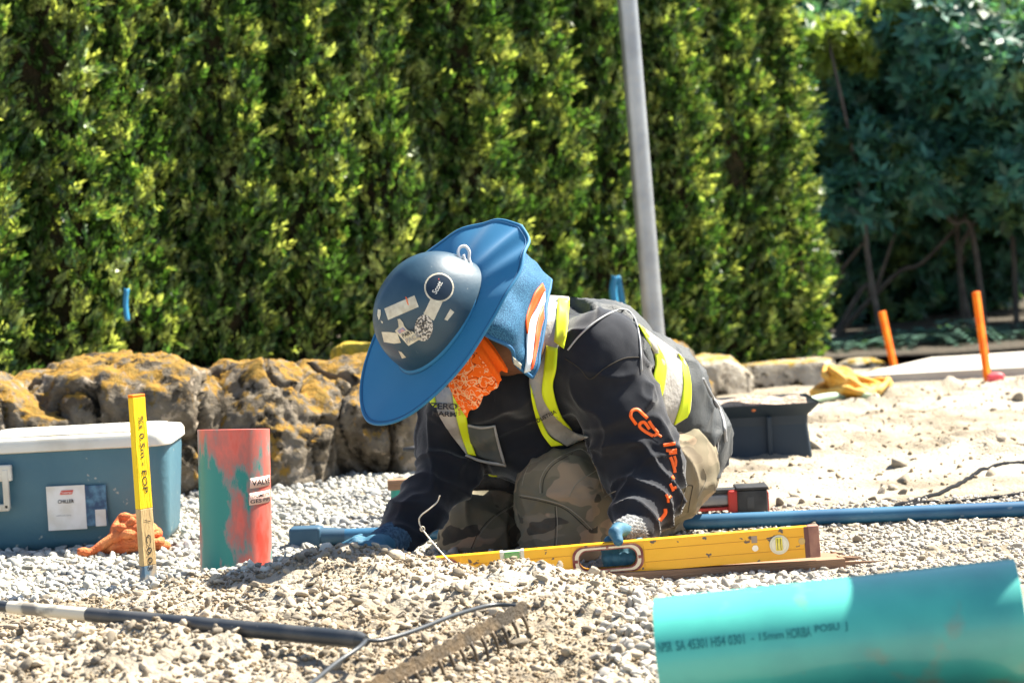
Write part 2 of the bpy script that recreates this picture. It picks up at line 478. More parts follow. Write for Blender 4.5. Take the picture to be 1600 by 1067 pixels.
left_keep = lambda x, y: (x < .35 - .25 * (y - 5)) & (y < wall_d(x) - .05)
p = region(22000, -2.1, .5, 5.02, 7.6, lambda x, y: left_keep(x, y) & ((y > 5.2) | (x < -.5)))
scatter('gravel', p, lg(len(p), .0055, .0125, 1.3), ST1, m_gray, 'light grey crushed gravel spread between the cooler and the mound')
p = region(1500, -2.1, .4, 5.05, 7.5, left_keep)
scatter('gravel', p, lg(len(p), .012, .022, 2), ST2, m_gray, 'larger grey stones lying on the light gravel by the rock wall', sink=.3)
mound_keep = lambda x, y: (x < .42)
p = region(19000, -1.3, .45, 3.85, 5.2, lambda x, y: mound_keep(x, y) & (vnoise(np.stack([x, y, 0 * x], -1), 9, 71) + .35 * vnoise(np.stack([x, y, 0 * x], -1), 30, 72) > -.28))
scatter('gravel', p, lg(len(p), .0022, .0062, 2.2), ST1, m_clod, 'fine crumbs of dry tan soil on the foreground mound', sink=.25)
p = region(2000, -1.3, .45, 3.85, 5.2, mound_keep)
scatter('gravel', p, lg(len(p), .0055, .0125, 2.2), ST2, m_tan, 'angular tan stones mixed into the foreground mound', sink=.25)
p = region(260, -1.3, .4, 3.9, 5.15, mound_keep)
scatter('gravel', p, lg(len(p), .011, .021, 1.7), ST2, m_tan, 'biggest rough stones half buried in the mound', sink=.3)
p = region(5600, .0, .62, 3.85, 4.95, lambda x, y: (x > .10 + .2 * RNG.uniform(0, 1, len(x)) + .35 * np.clip(y - 4.45, 0, 1)) )
scatter('gravel', p, lg(len(p), .006, .0165, 1.4), ST2, m_pale, 'clean pale crushed stone beside the end of the big teal pipe', sink=.2)
p = region(1300, -1.3, -.05, 3.85, 4.75, lambda x, y: (y < 4.9 + .55 * x + .1) | (x < -.75))
scatter('gravel', p, lg(len(p), .006, .013, 1.6), ST2, m_tan, 'pale stones sliding off the near side of the mound', sink=.2)
p = region(11000, .2, 1.7, 4.7, 6.1)
scatter('gravel', p, lg(len(p), .0028, .0085, 2), ST1, m_pale, 'fine pale gravel behind the teal pipe and round the level')
p = region(260, .25, 1.6, 4.8, 6.4)
scatter('gravel', p, lg(len(p), .008, .019, 2.2), ST2, m_tan, 'scattered brownish stones on the fine pale gravel', sink=.3)
p = region(2200, .1, 2.6, 6.2, 9.6, lambda x, y: y < wall_d(x) - .02)
scatter('gravel', p, lg(len(p), .003, .011, 3.5), ST1, m_clod, 'small stones and crumbs strewn over the open dirt')
p = region(70, .1, 2.6, 6.1, 9.6, lambda x, y: y < wall_d(x) - .02)
scatter('gravel', p, lg(len(p), .014, .04, 2), ST2, m_tan, 'fist sized stones lying about on the open dirt', sink=.4)

# ------------------------------------------------------------------ pale road strip at the back right
m_road = mat('pale concrete road', (.50, .46, .40), .9, var=(.42, .39, .34), vscale=3, bump=.3, bscale=40, spec=.2)
xa = np.linspace(1.42, 40, 60)
rv = []; yn = lambda x: 9.75 + .015 * x
for x in xa:
    taper = 1 - math.exp(-(x - 1.42) * 6)
    for t in (0, 1): rv.append((x, yn(x) + (.1 + 1.15 * taper) * t, .035))
for x in xa: rv.append((x, yn(x), -.02))
rf = [(2 * i, 2 * i + 2, 2 * i + 3, 2 * i + 1) for i in range(59)] + [(120 + i, 121 + i, 2 * i + 2, 2 * i) for i in range(59)]
tag(mobj('road', rv, rf, m_road, smooth=False), 'pale sunlit concrete road edge behind the orange stakes', kind='structure')

# ------------------------------------------------------------------ rocks
def moss_mat(name, rock, rock2, moss, thr=.35):
    m = bpy.data.materials.new(name); m.use_nodes = True; t = m.node_tree; N = t.nodes; L = t.links; b = N['Principled BSDF']
    b.inputs['Roughness'].default_value = .95; b.inputs['Specular IOR Level'].default_value = .15
    tc = N.new('ShaderNodeTexCoord'); src = tc.outputs['Object']
    def nz(s, d=7):
        n = N.new('ShaderNodeTexNoise'); n.inputs['Scale'].default_value = s; n.inputs['Detail'].default_value = d; n.inputs['Roughness'].default_value = .65; L.new(src, n.inputs['Vector']); return n.outputs['Fac']
    def mr(v, a, b_):
        r = N.new('ShaderNodeMapRange'); r.inputs[1].default_value = a; r.inputs[2].default_value = b_; L.new(v, r.inputs[0]); return r.outputs[0]
    def mix(a, c, f):
        mx = N.new('ShaderNodeMix'); mx.data_type = 'RGBA'
        for s_, q in ((6, a), (7, c)):
            if isinstance(q, tuple): mx.inputs[s_].default_value = (*q, 1)
            else: L.new(q, mx.inputs[s_])
        L.new(f, mx.inputs[0]); return mx.outputs[2]
    c = mix(rock, rock2, mr(nz(9), .42, .6))
    c = mix(c, (.40, .33, .25), mr(nz(20), .56, .64))
    c = mix(c, (.030, .024, .016), mr(nz(10), .54, .60))
    geo = N.new('ShaderNodeNewGeometry'); sx = N.new('ShaderNodeSeparateXYZ'); L.new(geo.outputs['Normal'], sx.inputs[0])
    mpz = N.new('ShaderNodeMapping'); mpz.inputs['Scale'].default_value = (1, 1, .38); L.new(tc.outputs['Object'], mpz.inputs[0]); nmn = N.new('ShaderNodeTexNoise'); nmn.inputs['Scale'].default_value = 17; nmn.inputs['Detail'].default_value = 6; nmn.inputs['Roughness'].default_value = .7; L.new(mpz.outputs[0], nmn.inputs['Vector']); nm = nmn.outputs['Fac']; ad = N.new('ShaderNodeMath'); ad.operation = 'MULTIPLY_ADD'; L.new(nm, ad.inputs[0]); ad.inputs[1].default_value = 4.6; L.new(sx.outputs[2], ad.inputs[2])
    f = mr(ad.outputs[0], 2.2 + thr, 2.6 + thr)
    mossc = mix(moss, (moss[0] * .62, moss[1] * .72, moss[2]), mr(nz(30), .4, .6))
    c = mix(c, mossc, f)
    L.new(c, b.inputs['Base Color'])
    bp = N.new('ShaderNodeBump'); bp.inputs['Strength'].default_value = 1; bp.inputs['Distance'].default_value = .02; L.new(nz(35), bp.inputs['Height']); L.new(bp.outputs[0], b.inputs['Normal'])
    return m
m_moss = moss_mat('mossy rock', (.19, .16, .12), (.09, .072, .052), (.30, .165, .03), .62)
m_block = moss_mat('weathered concrete block', (.42, .38, .31), (.32, .28, .22), (.40, .25, .04), .80)
def rock(name, c, r, seed, label, cat, matl, group=None, sq=3.6, amp=.22, yaw=0, sub=6):
    bm = bmesh.new(); bmesh.ops.create_icosphere(bm, subdivisions=sub, radius=1)
    V = A([tuple(v.co) for v in bm.verts]); F = np.array([[q.index for q in f.verts] for f in bm.faces]); bm.free()
    r = A(r); s = (np.abs(V) ** sq).sum(1) ** (-1 / sq); V = V * s[:, None]
    rr_ = np.random.default_rng(seed)
    for _ in range(16 if sub > 5 else 8):
        n = unit(rr_.standard_normal(3) * A([1, 1, .8])); dd_ = rr_.uniform(.80, 1.12); V = V - np.maximum(V @ n - dd_, 0)[:, None] * n * .92
    q = V * r + A(c)
    d = fbm(q, 3.2, 2, seed) * amp * .5 + fbm(q * A([1, 1, .6]), 10, 5, seed + 7) * amp * .75
    d -= .8 * amp * np.maximum(0, .06 - np.abs(vnoise(q * A([1, 1, .35]), 7, seed + 3))) / .06
    d += amp * .28 * (.5 - np.abs(fbm(q * A([1, 1, .7]), 22, 3, seed + 12))) + amp * .10 * vnoise(q, 60, seed)
    V = V * (1 + d)[:, None] * r
    cc, ss = math.cos(yaw), math.sin(yaw); V = V @ A([[cc, ss, 0], [-ss, cc, 0], [0, 0, 1]])
    o = mobj(name, V + A(c), F, matl, loc=(c[0], c[1], c[2] - r[2]))
    return tag(o, label, cat, group)
g = 'mossy boulders of the low retaining wall'
rock('boulder', (-1.62, 7.2, .14), (.36, .32, .23), 3, 'low mossy boulder behind the left half of the cooler', 'boulder', m_moss, g, yaw=.1)
rock('boulder', (-1.20, 7.35, .125), (.33, .33, .26), 5, 'broad moss topped boulder behind the yellow stake', 'boulder', m_moss, g)
rock('boulder', (-.80, 7.45, .12), (.27, .33, .245), 11, 'dark fissured boulder behind the red and green standing pipe', 'boulder', m_moss, g, yaw=.1)
rock('boulder', (-.47, 7.62, .105), (.25, .34, .245), 8, 'boulder with orange moss streaks left of the blue hat', 'boulder', m_moss, g, yaw=.3)
rock('boulder', (-.19, 7.95, .13), (.17, .3, .26), 17, 'pale rough boulder half hidden behind the sleeve of the worker', 'boulder', m_moss, g, yaw=.4)
rock('boulder', (.1, 8.4, .1), (.2, .3, .22), 23, 'boulder almost hidden behind the kneeling worker', 'boulder', m_moss, g, yaw=.5)
rock('boulder', (.45, 9.0, .08), (.24, .3, .2), 29, 'wall boulder hidden behind the back of the worker', 'boulder', m_moss, g, yaw=.5)
rock('concrete_block', (.80, 9.85, .0), (.15, .24, .145), 31, 'tall mossy block beside the right end of the back of the worker', 'block', m_block, 'blocks of the low wall by the hedge', sq=7, amp=.05, yaw=.1)
rock('concrete_block', (1.12, 10.0, -.03), (.24, .2, .125), 37, 'long low pale block with one dark moss patch', 'block', m_block, 'blocks of the low wall by the hedge', sq=9, amp=.035, yaw=.05)
for i, (px, py, d, r, lb) in enumerate([(1345, 566, 10.6, (.12, .1, .055), 'flat pale rock on the rubble behind the yellow straps'), (1300, 580, 10.3, (.09, .09, .05), 'brown rock left of the flat pale rock'), (1380, 582, 10.2, (.1, .09, .06), 'dark rock at the foot of the leaning orange stake'),
                                    (1425, 590, 10.1, (.07, .07, .04), 'small tan rock right of the leaning orange stake'), (1322, 592, 9.9, (.07, .06, .035), 'small rock just above the yellow straps')]):
    q = P(px, py, d); rock('rock', (q[0], q[1], q[2] - r[2] * .6), r, 50 + i, lb, 'rock', m_block, 'rocks round the leaning orange stake', sq=2.5, amp=.2, sub=4)
q = P(558, 566, 8.0); rock('moss_clump', (q[0] + .02, 8.15, .28), (.12, .12, .08), 77, 'bright yellow moss clump just left of the blue hat brim', 'moss', mat('yellow moss', (.42, .30, .02), .95, var=(.25, .2, .03), vscale=30, bump=1, bscale=80, bdist=.02), amp=.3, sub=4)

# ------------------------------------------------------------------ foliage builders
def leaf_quads(base, ax, side, ln, wd):
    """diamond leaves, vectorised"""
    n = len(base); ln = np.broadcast_to(ln, (n,))[:, None]; wd = np.broadcast_to(wd, (n,))[:, None]
    v0 = base; v1 = base + ax * ln * .45 - side * wd * .5; v2 = base + ax * ln; v3 = base + ax * ln * .45 + side * wd * .5
    V = np.stack([v0, v1, v2, v3], 1).reshape(-1, 3); F = (np.arange(n) * 4)[:, None] + np.arange(4)
    return V, F
def unit(v): return v / (np.linalg.norm(v, axis=-1)[..., None] + 1e-9)
def thuja_mesh(seed, Hh=2.5, R=.232, ncl=7200):
    r = np.random.default_rng(seed)
    z = r.uniform(0, 1, ncl) ** .85 * Hh; th = r.uniform(0, 2 * np.pi, ncl)
    prof = R * (1 - .38 * sstep(.15, 1.0, z / Hh)) * np.sqrt(np.clip(1 - (z / Hh) ** 9, 0, 1)) * (.86 + .14 * sstep(0, .25, z))
    u = np.stack([np.cos(th), np.sin(th), 0 * th], -1)
    q = np.stack([np.cos(th) * .5, np.sin(th) * .5, z * .55], -1)
    lump = vnoise(q, 4.0, seed) * .26 + vnoise(q, 9.0, seed + 1) * .34 + vnoise(q, 21, seed + 2) * .18
    rad = prof * (1 + lump + .13 * np.cos(3 * th + seed + 1.2 * np.sin(z * 2))) * (1 - .36 * r.uniform(0, 1, ncl) ** 1.6)
    c = u * rad[:, None]; c[:, 2] = z
    d = unit(u * .55 + A([0, 0, .75]) + r.normal(0, .38, (ncl, 3)))
    s = unit(np.cross(d, unit(u * .8 + r.normal(0, .6, (ncl, 3))))); 
    B = []; AX = []; SD = []; LN = []
    nrm = np.cross(d, s); nl = 11
    size = r.uniform(.7, 1.3, ncl)
    for k in range(nl):
        t = k / nl; sg = 1 if k % 2 else -1
        a = unit(d * (1.0) + s * sg * .75 * (1 - t * .6) + nrm * r.normal(0, .22, (ncl, 1)))
        B.append(c + d * (t * .060 * size)[:, None] + nrm * r.normal(0, .004, (ncl, 1))); AX.append(a); SD.append(unit(np.cross(a, nrm) + .3 * nrm * r.normal(0, 1, (ncl, 1)))); LN.append(.027 * size)
    return leaf_quads(np.vstack(B), np.vstack(AX), np.vstack(SD), np.concatenate(LN), np.concatenate(LN) * .42)
m_thuja = mat('arborvitae leaf', (.040, .100, .022), .42, island=.85, var=(.29, .36, .11), vscale=9, vlo=.48, vhi=.64, trans=.40, spec=.5, var2=(.10, .065, .03), v2scale=3.3, v2lo=.70, v2hi=.85)  # pale var patches paint sunlit highlights into the leaf colour
m_bark = mat('brown bark', (.10, .07, .05), .9, var=(.16, .12, .09), vscale=30, bump=.6, bscale=60)
m_core = mat('dark shade core', (.022, .024, .012), 1.0, var=(.04, .03, .018), vscale=20, bump=1, bscale=40, bdist=.03, spec=0)  # solid dark core added so no light passes through the crown
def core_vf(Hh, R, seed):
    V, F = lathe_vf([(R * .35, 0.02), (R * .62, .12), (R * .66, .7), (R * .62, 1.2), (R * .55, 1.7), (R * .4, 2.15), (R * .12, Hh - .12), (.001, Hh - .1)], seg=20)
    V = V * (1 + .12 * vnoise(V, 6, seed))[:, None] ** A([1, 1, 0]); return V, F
TH = []
for k in range(3):
    v, f = thuja_mesh(100 + 7 * k)
    root = thing('arborvitae_tree', 'x', 'tree', (0, 0, 0), 'columnar arborvitae trees of the tall hedge')
    cr = mobj('crown', v, f, m_thuja, root, smooth=False)
    cv, cf = core_vf(2.5, .232, k); tw = mobj('shade_core', cv, cf, m_core, cr)
    tv, tf = tube_vf([(0, 0, -.1), (.01, 0, .5), (0, .01, 1.4), (0, 0, 2.3)], [.035, .03, .02, .008], 8); mobj('trunk', tv, tf, m_bark, root)
    TH.append(root)
def copy_tree(o, parent=None):
    c = o.copy(); COL.objects.link(c); c.parent = parent
    OFF[c.name] = OFF.get(o.name, np.zeros(3))
    for ch in list(o.children): copy_tree(ch, c)
    return c
tops = [1268, 1170, 1072, 965, 852, 735, 612, 482, 350, 215, 78, -62]
dd = list(np.linspace(10.8, 8.0, 12))
lab = ['end tree of the hedge with a bright sunlit edge beside the dark shrubs', 'second hedge tree from the dark shrubs', 'hedge tree directly right of the grey pole, above the vest stripes', 'hedge tree directly behind the grey pole',
       'hedge tree left of the grey pole, above the shoulder of the worker', 'hedge tree above the raised back of the blue brim', 'hedge tree above the left side of the hard hat dome', 'hedge tree above the boulder with orange streaks',
       'hedge tree above the gap between the standing pipe and the blue brim', 'hedge tree behind the yellow stake, by the blue ribbon', 'hedge tree above the label of the cooler', 'leftmost hedge tree, cut by the picture edge']
for i, (px, d) in enumerate(zip(tops, dd)):
    if lab[i] is None: continue
    o = TH[i] if i < 3 else copy_tree(TH[i % 3])
    x = (px - 800 - 26) / FPX * d
    if i == 0: x -= .07
    y = d + .25
    o.location = (x, y, float(H(x, y, False)) - .02)
    o.rotation_euler = (0, random.uniform(-.02, .02), random.uniform(0, 6.28))
    s = random.uniform(.9, 1.08); o.scale = (s, s, random.uniform(.92, 1.05) * (.80, .86, .92, 1)[min(i, 3)])
    o['label'] = lab[i]
# ------------------------------------------------------------------ rhododendrons at the back right
def whorl_mesh(seed, lobes, nw, leaf=.11, lpw=9, wid=.40, droop=.35):
    r = np.random.default_rng(seed); C = []; U = []
    tot = sum(a[1] ** 2 for a in lobes)
    for c, rr, fl in lobes:
        k = int(nw * rr ** 2 / tot); v = unit(r.standard_normal((k, 3))); rad = rr * (1 - .35 * r.uniform(0, 1, k) ** 1.5) * (1 + .22 * vnoise(v + c[0], 2.5, seed))
        C.append(A(c) + v * rad[:, None] * A([1, 1, fl])); U.append(unit(v + A([0, 0, .6]) + r.normal(0, .35, (k, 3))))
    C = np.vstack(C); U = np.vstack(U); n = len(C)
    s = unit(np.cross(U, r.standard_normal((n, 3)))); t = np.cross(U, s); B = []; X = []; S = []; LN = []
    for k in range(lpw):
        a = 2 * math.pi * k / lpw + r.uniform(0, .5, n); rd = s * np.cos(a)[:, None] + t * np.sin(a)[:, None]
        ax = unit(rd + U * r.normal(droop, .3, (n, 1))); B.append(C); X.append(ax); S.append(unit(np.cross(ax, U))); LN.append(leaf * r.uniform(.7, 1.2, n))
    LN = np.concatenate(LN)
    return leaf_quads(np.vstack(B), np.vstack(X), np.vstack(S), LN, LN * wid)
m_rhodo = mat('rhododendron leaf', (.048, .15, .11), .45, island=.6, var=(.16, .22, .05), vscale=3.5, vlo=.5, vhi=.68, trans=.42, spec=.4)  # base colour lightened in place of haze over the shrubs
m_bright = mat('sunlit yellow green leaf', (.19, .26, .06), .45, island=.4, var=(.14, .24, .05), vscale=5, trans=.6, spec=.4)  # sunlight on the leaf tops is put into this brighter colour
m_woods = mat('dark conifer foliage', (.04, .085, .085), .7, island=.5, trans=.12, spec=.3)
m_stem = mat('grey brown stem', (.06, .05, .042), .85, var=(.11, .095, .075), vscale=14, bump=.4, bscale=50)
def limbs(parent, base, tips, r0=.017, name='trunk'):
    for t in tips:
        b = A(base) + RNG.normal(0, .22, 3) * A([1, 1, 0]); t = A(t); mid = (b + t) / 2 + RNG.normal(0, .07, 3)
        q = catmull([b, b * .65 + t * .35 + RNG.normal(0, .04, 3), mid, t], 14)
        v, f = tube_vf(q, np.linspace(r0, r0 * .45, 14), 7); mobj(name, v, f, m_stem, parent)
m_shade = mat('painted shade sheet', (.035, .028, .018), .95, var=(.06, .045, .028), vscale=20, bump=1, bscale=30, bdist=.03)  # dark ground sheet standing in for the shade under the shrubs
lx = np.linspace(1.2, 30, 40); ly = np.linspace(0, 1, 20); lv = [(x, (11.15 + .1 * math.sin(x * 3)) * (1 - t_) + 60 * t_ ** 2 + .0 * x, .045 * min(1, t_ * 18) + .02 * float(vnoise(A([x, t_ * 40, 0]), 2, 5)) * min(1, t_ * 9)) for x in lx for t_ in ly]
tag(mobj('ground', lv, grid_faces(40, 20), m_shade), 'dark sheet painting shade under the shrubs', kind='structure')
gS = 'rhododendron shrubs beside the hedge'
def shrub(px, d, hgt, wdt, seed, label, nw=2600, matl=m_rhodo, leaf=.085, group=gS, name='rhododendron_shrub', clear=.62, cat='shrub', ntip=5):
    x = (px - 800 - 26) / FPX * d; root = thing(name, label, cat, (x, d, 0), group); r = np.random.default_rng(seed)
    L = []
    for k in range(13):
        a = r.uniform(0, 6.28); rr = wdt * math.sqrt(r.uniform(0, 1)) * .75; zz = clear + (hgt - clear) * (r.uniform(.15, .85) if clear > .2 else r.uniform(.0, .85))
        L.append(((x + rr * math.cos(a), d + rr * math.sin(a) * .8, zz), r.uniform(.24, .42) * wdt / .9, .75))
    v, f = whorl_mesh(seed, L, nw, leaf); mobj('crown', v, f, matl, root, smooth=False)
    tips = [(L[k][0][0], L[k][0][1], L[k][0][2]) for k in range(ntip)][:3]
    limbs(root, (x, d, -.03), tips)
    return root
shrub(1340, 12.2, 1.62, .80, 301, 'dark rhododendron with yellow lit leaf tips next to the hedge end', nw=3600)
shrub(1475, 12.5, 1.72, .85, 302, 'dark rhododendron with crooked pale trunks between the two orange stakes', nw=3800)
shrub(1620, 12.3, 1.75, .85, 303, 'dark rhododendron behind the upright orange stake at the picture edge', nw=3600)
shrub(1410, 13.8, 1.9, 1.0, 304, 'deeper rhododendron filling the gap behind the crooked trunks', nw=2600, clear=.15)
shrub(1580, 13.9, 2.0, 1.0, 305, 'tall rhododendron standing behind the shrubs at the picture edge', nw=2600, clear=.15)
shrub(1290, 13.6, 1.8, .9, 306, 'rhododendron mostly hidden behind the end of the hedge', nw=2200, clear=.15)
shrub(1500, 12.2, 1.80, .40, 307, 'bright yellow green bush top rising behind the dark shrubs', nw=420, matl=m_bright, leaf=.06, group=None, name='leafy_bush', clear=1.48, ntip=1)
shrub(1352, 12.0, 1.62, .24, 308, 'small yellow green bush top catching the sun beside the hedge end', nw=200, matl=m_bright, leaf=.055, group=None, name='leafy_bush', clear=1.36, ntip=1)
shrub(1850, 12.6, 1.8, .95, 309, 'rhododendron just outside the right picture edge', nw=3000)
shrub(2150, 12.9, 1.8, 1.0, 310, 'rhododendron well outside the right picture edge', nw=3000, clear=.2)
# ferns
m_fern = mat('fern frond', (.08, .18, .13), .6, island=.3, trans=.3, spec=.3)
def fern(px, py, d, s, label, seed):
    q = P(px, py, d); q[2] = 0; r = np.random.default_rng(seed); root = thing('fern', label, 'fern', q, 'sword ferns under the rhododendrons')
    for k in range(12):
        a = k * 2.4 + r.uniform(0, .4); u = A([math.cos(a), math.sin(a), 0]); t = np.linspace(0, 1, 22)[:, None]
        L = s * r.uniform(.8, 1.1); pth = q + u * L * t * .9 + A([0, 0, 1]) * L * (1.1 * t - 1.05 * t * t) * r.uniform(.8, 1.2)
        T = unit(np.gradient(pth, axis=0)); sd = unit(np.cross(T, A([0, 0, 1]))); B = []; X = []; LL = []
        for sg in (-1, 1):
            B.append(pth[2:]); X.append(unit(sd[2:] * sg + T[2:] * .35 + r.normal(0, .08, (20, 3)))); LL.append(L * .20 * np.sin(np.linspace(.5, 3.0, 20)))
        B = np.vstack(B); X = np.vstack(X); LL = np.concatenate(LL)
        v, f = leaf_quads(B, X, unit(np.cross(X, A([0, 0, 1]))), LL, L * .05); mobj('frond', v, f, m_fern, root, smooth=False)
fern(1325, 550, 11.25, .36, 'fern at the end of the hedge, left of the leaning orange stake', 1)
fern(1440, 545, 11.3, .42, 'large fern right of the leaning orange stake', 2)
fern(1500, 548, 11.35, .34, 'smaller fern left of the upright orange stake', 3)
fern(1590, 545, 11.4, .36, 'fern right of the upright orange stake', 4)
# ------------------------------------------------------------------ far woods
r_ = np.random.default_rng(5)
def woods_tree(x, y, hh, rr, seed, label):
    root = thing('conifer_tree', label, 'tree', (x, y, 0), 'dark conifers behind the hedge and shrubs')
    r = np.random.default_rng(seed); n = 2600; z = r.uniform(.03, 1, n); th = r.uniform(0, 6.283, n)
    rad = rr * (1 - z ** 1.6 * .85) * (.55 + .45 * r.uniform(0, 1, n)) * (1 + .3 * vnoise(np.stack([np.cos(th), np.sin(th), z * 5], -1), 2, seed))
    c = np.stack([np.cos(th) * rad + x, np.sin(th) * rad + y, z * hh], -1); u = np.stack([np.cos(th), np.sin(th), 0 * th - .2], -1)
    B = []; X = []; S = []
    for k in range(4):
        a = unit(u + r.normal(0, .5, (n, 3))); B.append(c); X.append(a); S.append(unit(np.cross(a, r.standard_normal((n, 3)))))
    v, f = leaf_quads(np.vstack(B), np.vstack(X), np.vstack(S), r.uniform(.18, .4, 4 * n), .13)
    mobj('crown', v, f, m_woods, root, smooth=False)
    tv, tf = tube_vf([(x, y, -.2), (x, y, hh * .9)], [.14, .03], 8); mobj('trunk', tv, tf, m_bark, root)
k = 0
wl = ['dark conifer behind the end of the hedge', 'conifer above the yellow tipped shrub', 'conifer between the shrubs, in deep shade', 'conifer above the bright bush', 'conifer at the top corner of the photo', 'conifer hidden behind the middle of the hedge', 'conifer hidden behind the hedge near the pole', 'conifer just outside the picture corner',
      'conifer standing deeper behind the hedge end', 'conifer standing deeper between the shrubs', 'conifer standing deeper above the bright bush', 'conifer standing deeper at the picture corner']
for x, y in [(1.9, 16), (2.7, 17.2), (3.5, 16.4), (4.4, 17.4), (5.4, 16.5), (.6, 16.5), (-.8, 15.5), (6.6, 17.5), (2.3, 19.5), (3.4, 20), (4.6, 20.5), (5.9, 20)]:
    woods_tree(x, y + 1.2, 5.0 + (k % 3) * .6, 1.25, 400 + k, wl[k]); k += 1
# blue ribbons tied in the hedge
m_rib = mat('blue flagging ribbon', (.02, .18, .34), .45, spec=.4)
for pts, lb, d in (([(962, 430), (958, 455), (964, 490)], 'blue flagging ribbon in the hedge left of the grey pole', 9.0), ([(198, 450), (196, 475), (199, 500)], 'short blue flagging ribbon in the hedge above the yellow stake', 8.0)):
    wv = 6 if d > 8.5 else 4
    grid = sheet([[P(px - wv, py, d), P(px, py + 2, d - .02), P(px + wv, py, d + .01)] for px, py in pts], 12, 4)
    v, f = solid_vf(grid, .002)
    if d > 8.5:
        g2 = sheet([[P(963, 432, d), P(970, 432, d)], [P(966, 460, d), P(975, 458, d)], [P(972, 492, d), P(980, 486, d)]], 12, 4); v, f = join((v, f), solid_vf(g2, .002))
    tag(mobj('ribbon', v, f, m_rib, loc=P(*pts[-1], d)), lb, 'ribbon', 'blue ribbons hanging in the hedge')

# ================================================================== PROPS
# ---- grey pole
pb = A([(1012 - 800) / FPX * 8.6 + .035, 8.6, 0]); pb[2] = H(pb[0], pb[1], False)
m_pole = mat('galvanised steel', (.42, .43, .44), .42, metal=.75, var=(.30, .31, .33), vscale=6, bump=.15, bscale=40, spec=.5)
pole = thing('lamp_post', 'slim grey galvanised pole rising behind the kneeling worker', 'pole', pb)
v, f = tube_vf([pb + A([-.032 * z, 0, z]) for z in np.linspace(-.1, 4.2, 24)], np.linspace(.0385, .030, 24), 28); mobj('shaft', v, f, m_pole, pole)
v, f = box_vf(pb + A([0, 0, .012]), .2, .2, .02, bevel=.003); mobj('base_plate', v, f, m_pole, pole, smooth=False)
for a in range(4):
    v, f = lathe_vf([(0, .02), (.011, .02), (.011, .045), (0, .047)], pb + A([.075 * (1 if a % 2 else -1), .075 * (1 if a > 1 else -1), 0]), seg=6); mobj('bolt', v, f, m_pole, pole, smooth=False)

# ---- cooler
def rbox_sections(x0, x1, y0, y1, zs, insets, rad, seg=6):
    V = []; m = 0
    for z, ins in zip(zs, insets):
        a0, a1, b0_, b1 = x0 + ins, x1 - ins, y0 + ins, y1 - ins; ring = []
        for cx, cy, s in ((a1 - rad, b1 - rad, 0), (a0 + rad, b1 - rad, 90), (a0 + rad, b0_ + rad, 180), (a1 - rad, b0_ + rad, 270)):
            for k in range(seg + 1):
                t = math.radians(s + 90 * k / seg); ring.append((cx + rad * math.cos(t), cy + rad * math.sin(t), z))
        V += ring; m = len(ring)
    n = len(zs); F = grid_faces(n, m, wrap=True); F = [q[::-1] for q in F]
    F += [tuple(range(m))[::-1], tuple((n - 1) * m + j for j in range(m))]
    return A(V), F
m_cool = mat('scuffed blue plastic', (.042, .122, .172), .5, var=(.07, .165, .21), vscale=3, var2=(.36, .38, .34), v2scale=38, v2lo=.665, v2hi=.72, bump=.15, bscale=50, spec=.4)
m_coolw = mat('dirty cream plastic', (.66, .63, .55), .5, var=(.45, .41, .33), vscale=7, vlo=.5, vhi=.75, spec=.4)
cf0 = P(286, 862, 5.98)          # front right bottom corner
cx1 = P(286, 700, 6.02)[0] - .033; cz = float(H(cf0[0], 6.0, False)) - .004
cyf = 5.98; cx0 = -1.36
cooler = thing('cooler', 'big blue cooler with cream lid standing by the mossy boulders', 'cooler', ((cx0 + cx1) / 2, cyf + .2, cz))
ztop = cz + .252
zz = [cz, cz + .012, cz + .03, cz + .17, ztop - .02, ztop]
v, f = rbox_sections(cx0, cx1, cyf, cyf + .30, zz, [.035, .022, .014, .004, 0, 0], .045); mobj('body', v, f, m_cool, cooler, auto=40)
v, f = rbox_sections(cx0 - .008, cx1 + .008, cyf - .009, cyf + .31, [ztop + .001, ztop + .004, ztop + .022, ztop + .033, ztop + .036], [.004, 0, 0, .006, .02], .045); mobj('lid', v, f, m_coolw, cooler, auto=40)
v, f = rbox_sections(cx0 + .03, cx1 - .03, cyf + .03, cyf + .27, [ztop + .0365, ztop + .040, ztop + .042], [0, 0, .01], .03); mobj('lid_panel', v, f, m_coolw, cooler, auto=40)
ry = cyf - .004
hp = P(8, 735, cyf)[0]
v1, f1 = box_vf((hp - .03, ry - .012, ztop - .045), .10, .018, .04, bevel=.004); v2, f2 = box_vf((hp + .004, ry - .016, ztop - .085), .016, .014, .10, bevel=.004); v3, f3 = box_vf((hp - .14, ry - .016, ztop - .13), .3, .014, .018, bevel=.004)
hd = mobj('handle', *join((v1, f1), (v2, f2), (v3, f3)), m_coolw, cooler, smooth=False)
m_wlab = mat('white label', (.72, .71, .68), .5, var=(.6, .57, .5), vscale=20); m_blk = mat('black print', (.015, .015, .018), .6); m_red = mat('red print', (.62, .07, .04), .6)
yl = cyf - .0035
def on_front(px0, py0, px1, py1, mm, nm, par=cooler, y=yl, th=.002):
    a = P(px0, py1, y); b = P(px1, py0, y); v, f = box_vf(((a[0] + b[0]) / 2, y, (a[2] + b[2]) / 2), abs(b[0] - a[0]), th, abs(b[2] - a[2]), bevel=.0006, seg=1); return mobj(nm, v, f, mm, par, smooth=False)
lb = on_front(76, 757, 132, 829, m_wlab, 'label')
on_front(136, 757, 165, 822, mat('navy label', (.02, .06, .13), .5, var=(.08, .2, .3), vscale=60), 'label')
on_front(150, 795, 165, 822, m_wlab, 'label', y=yl - .0022)
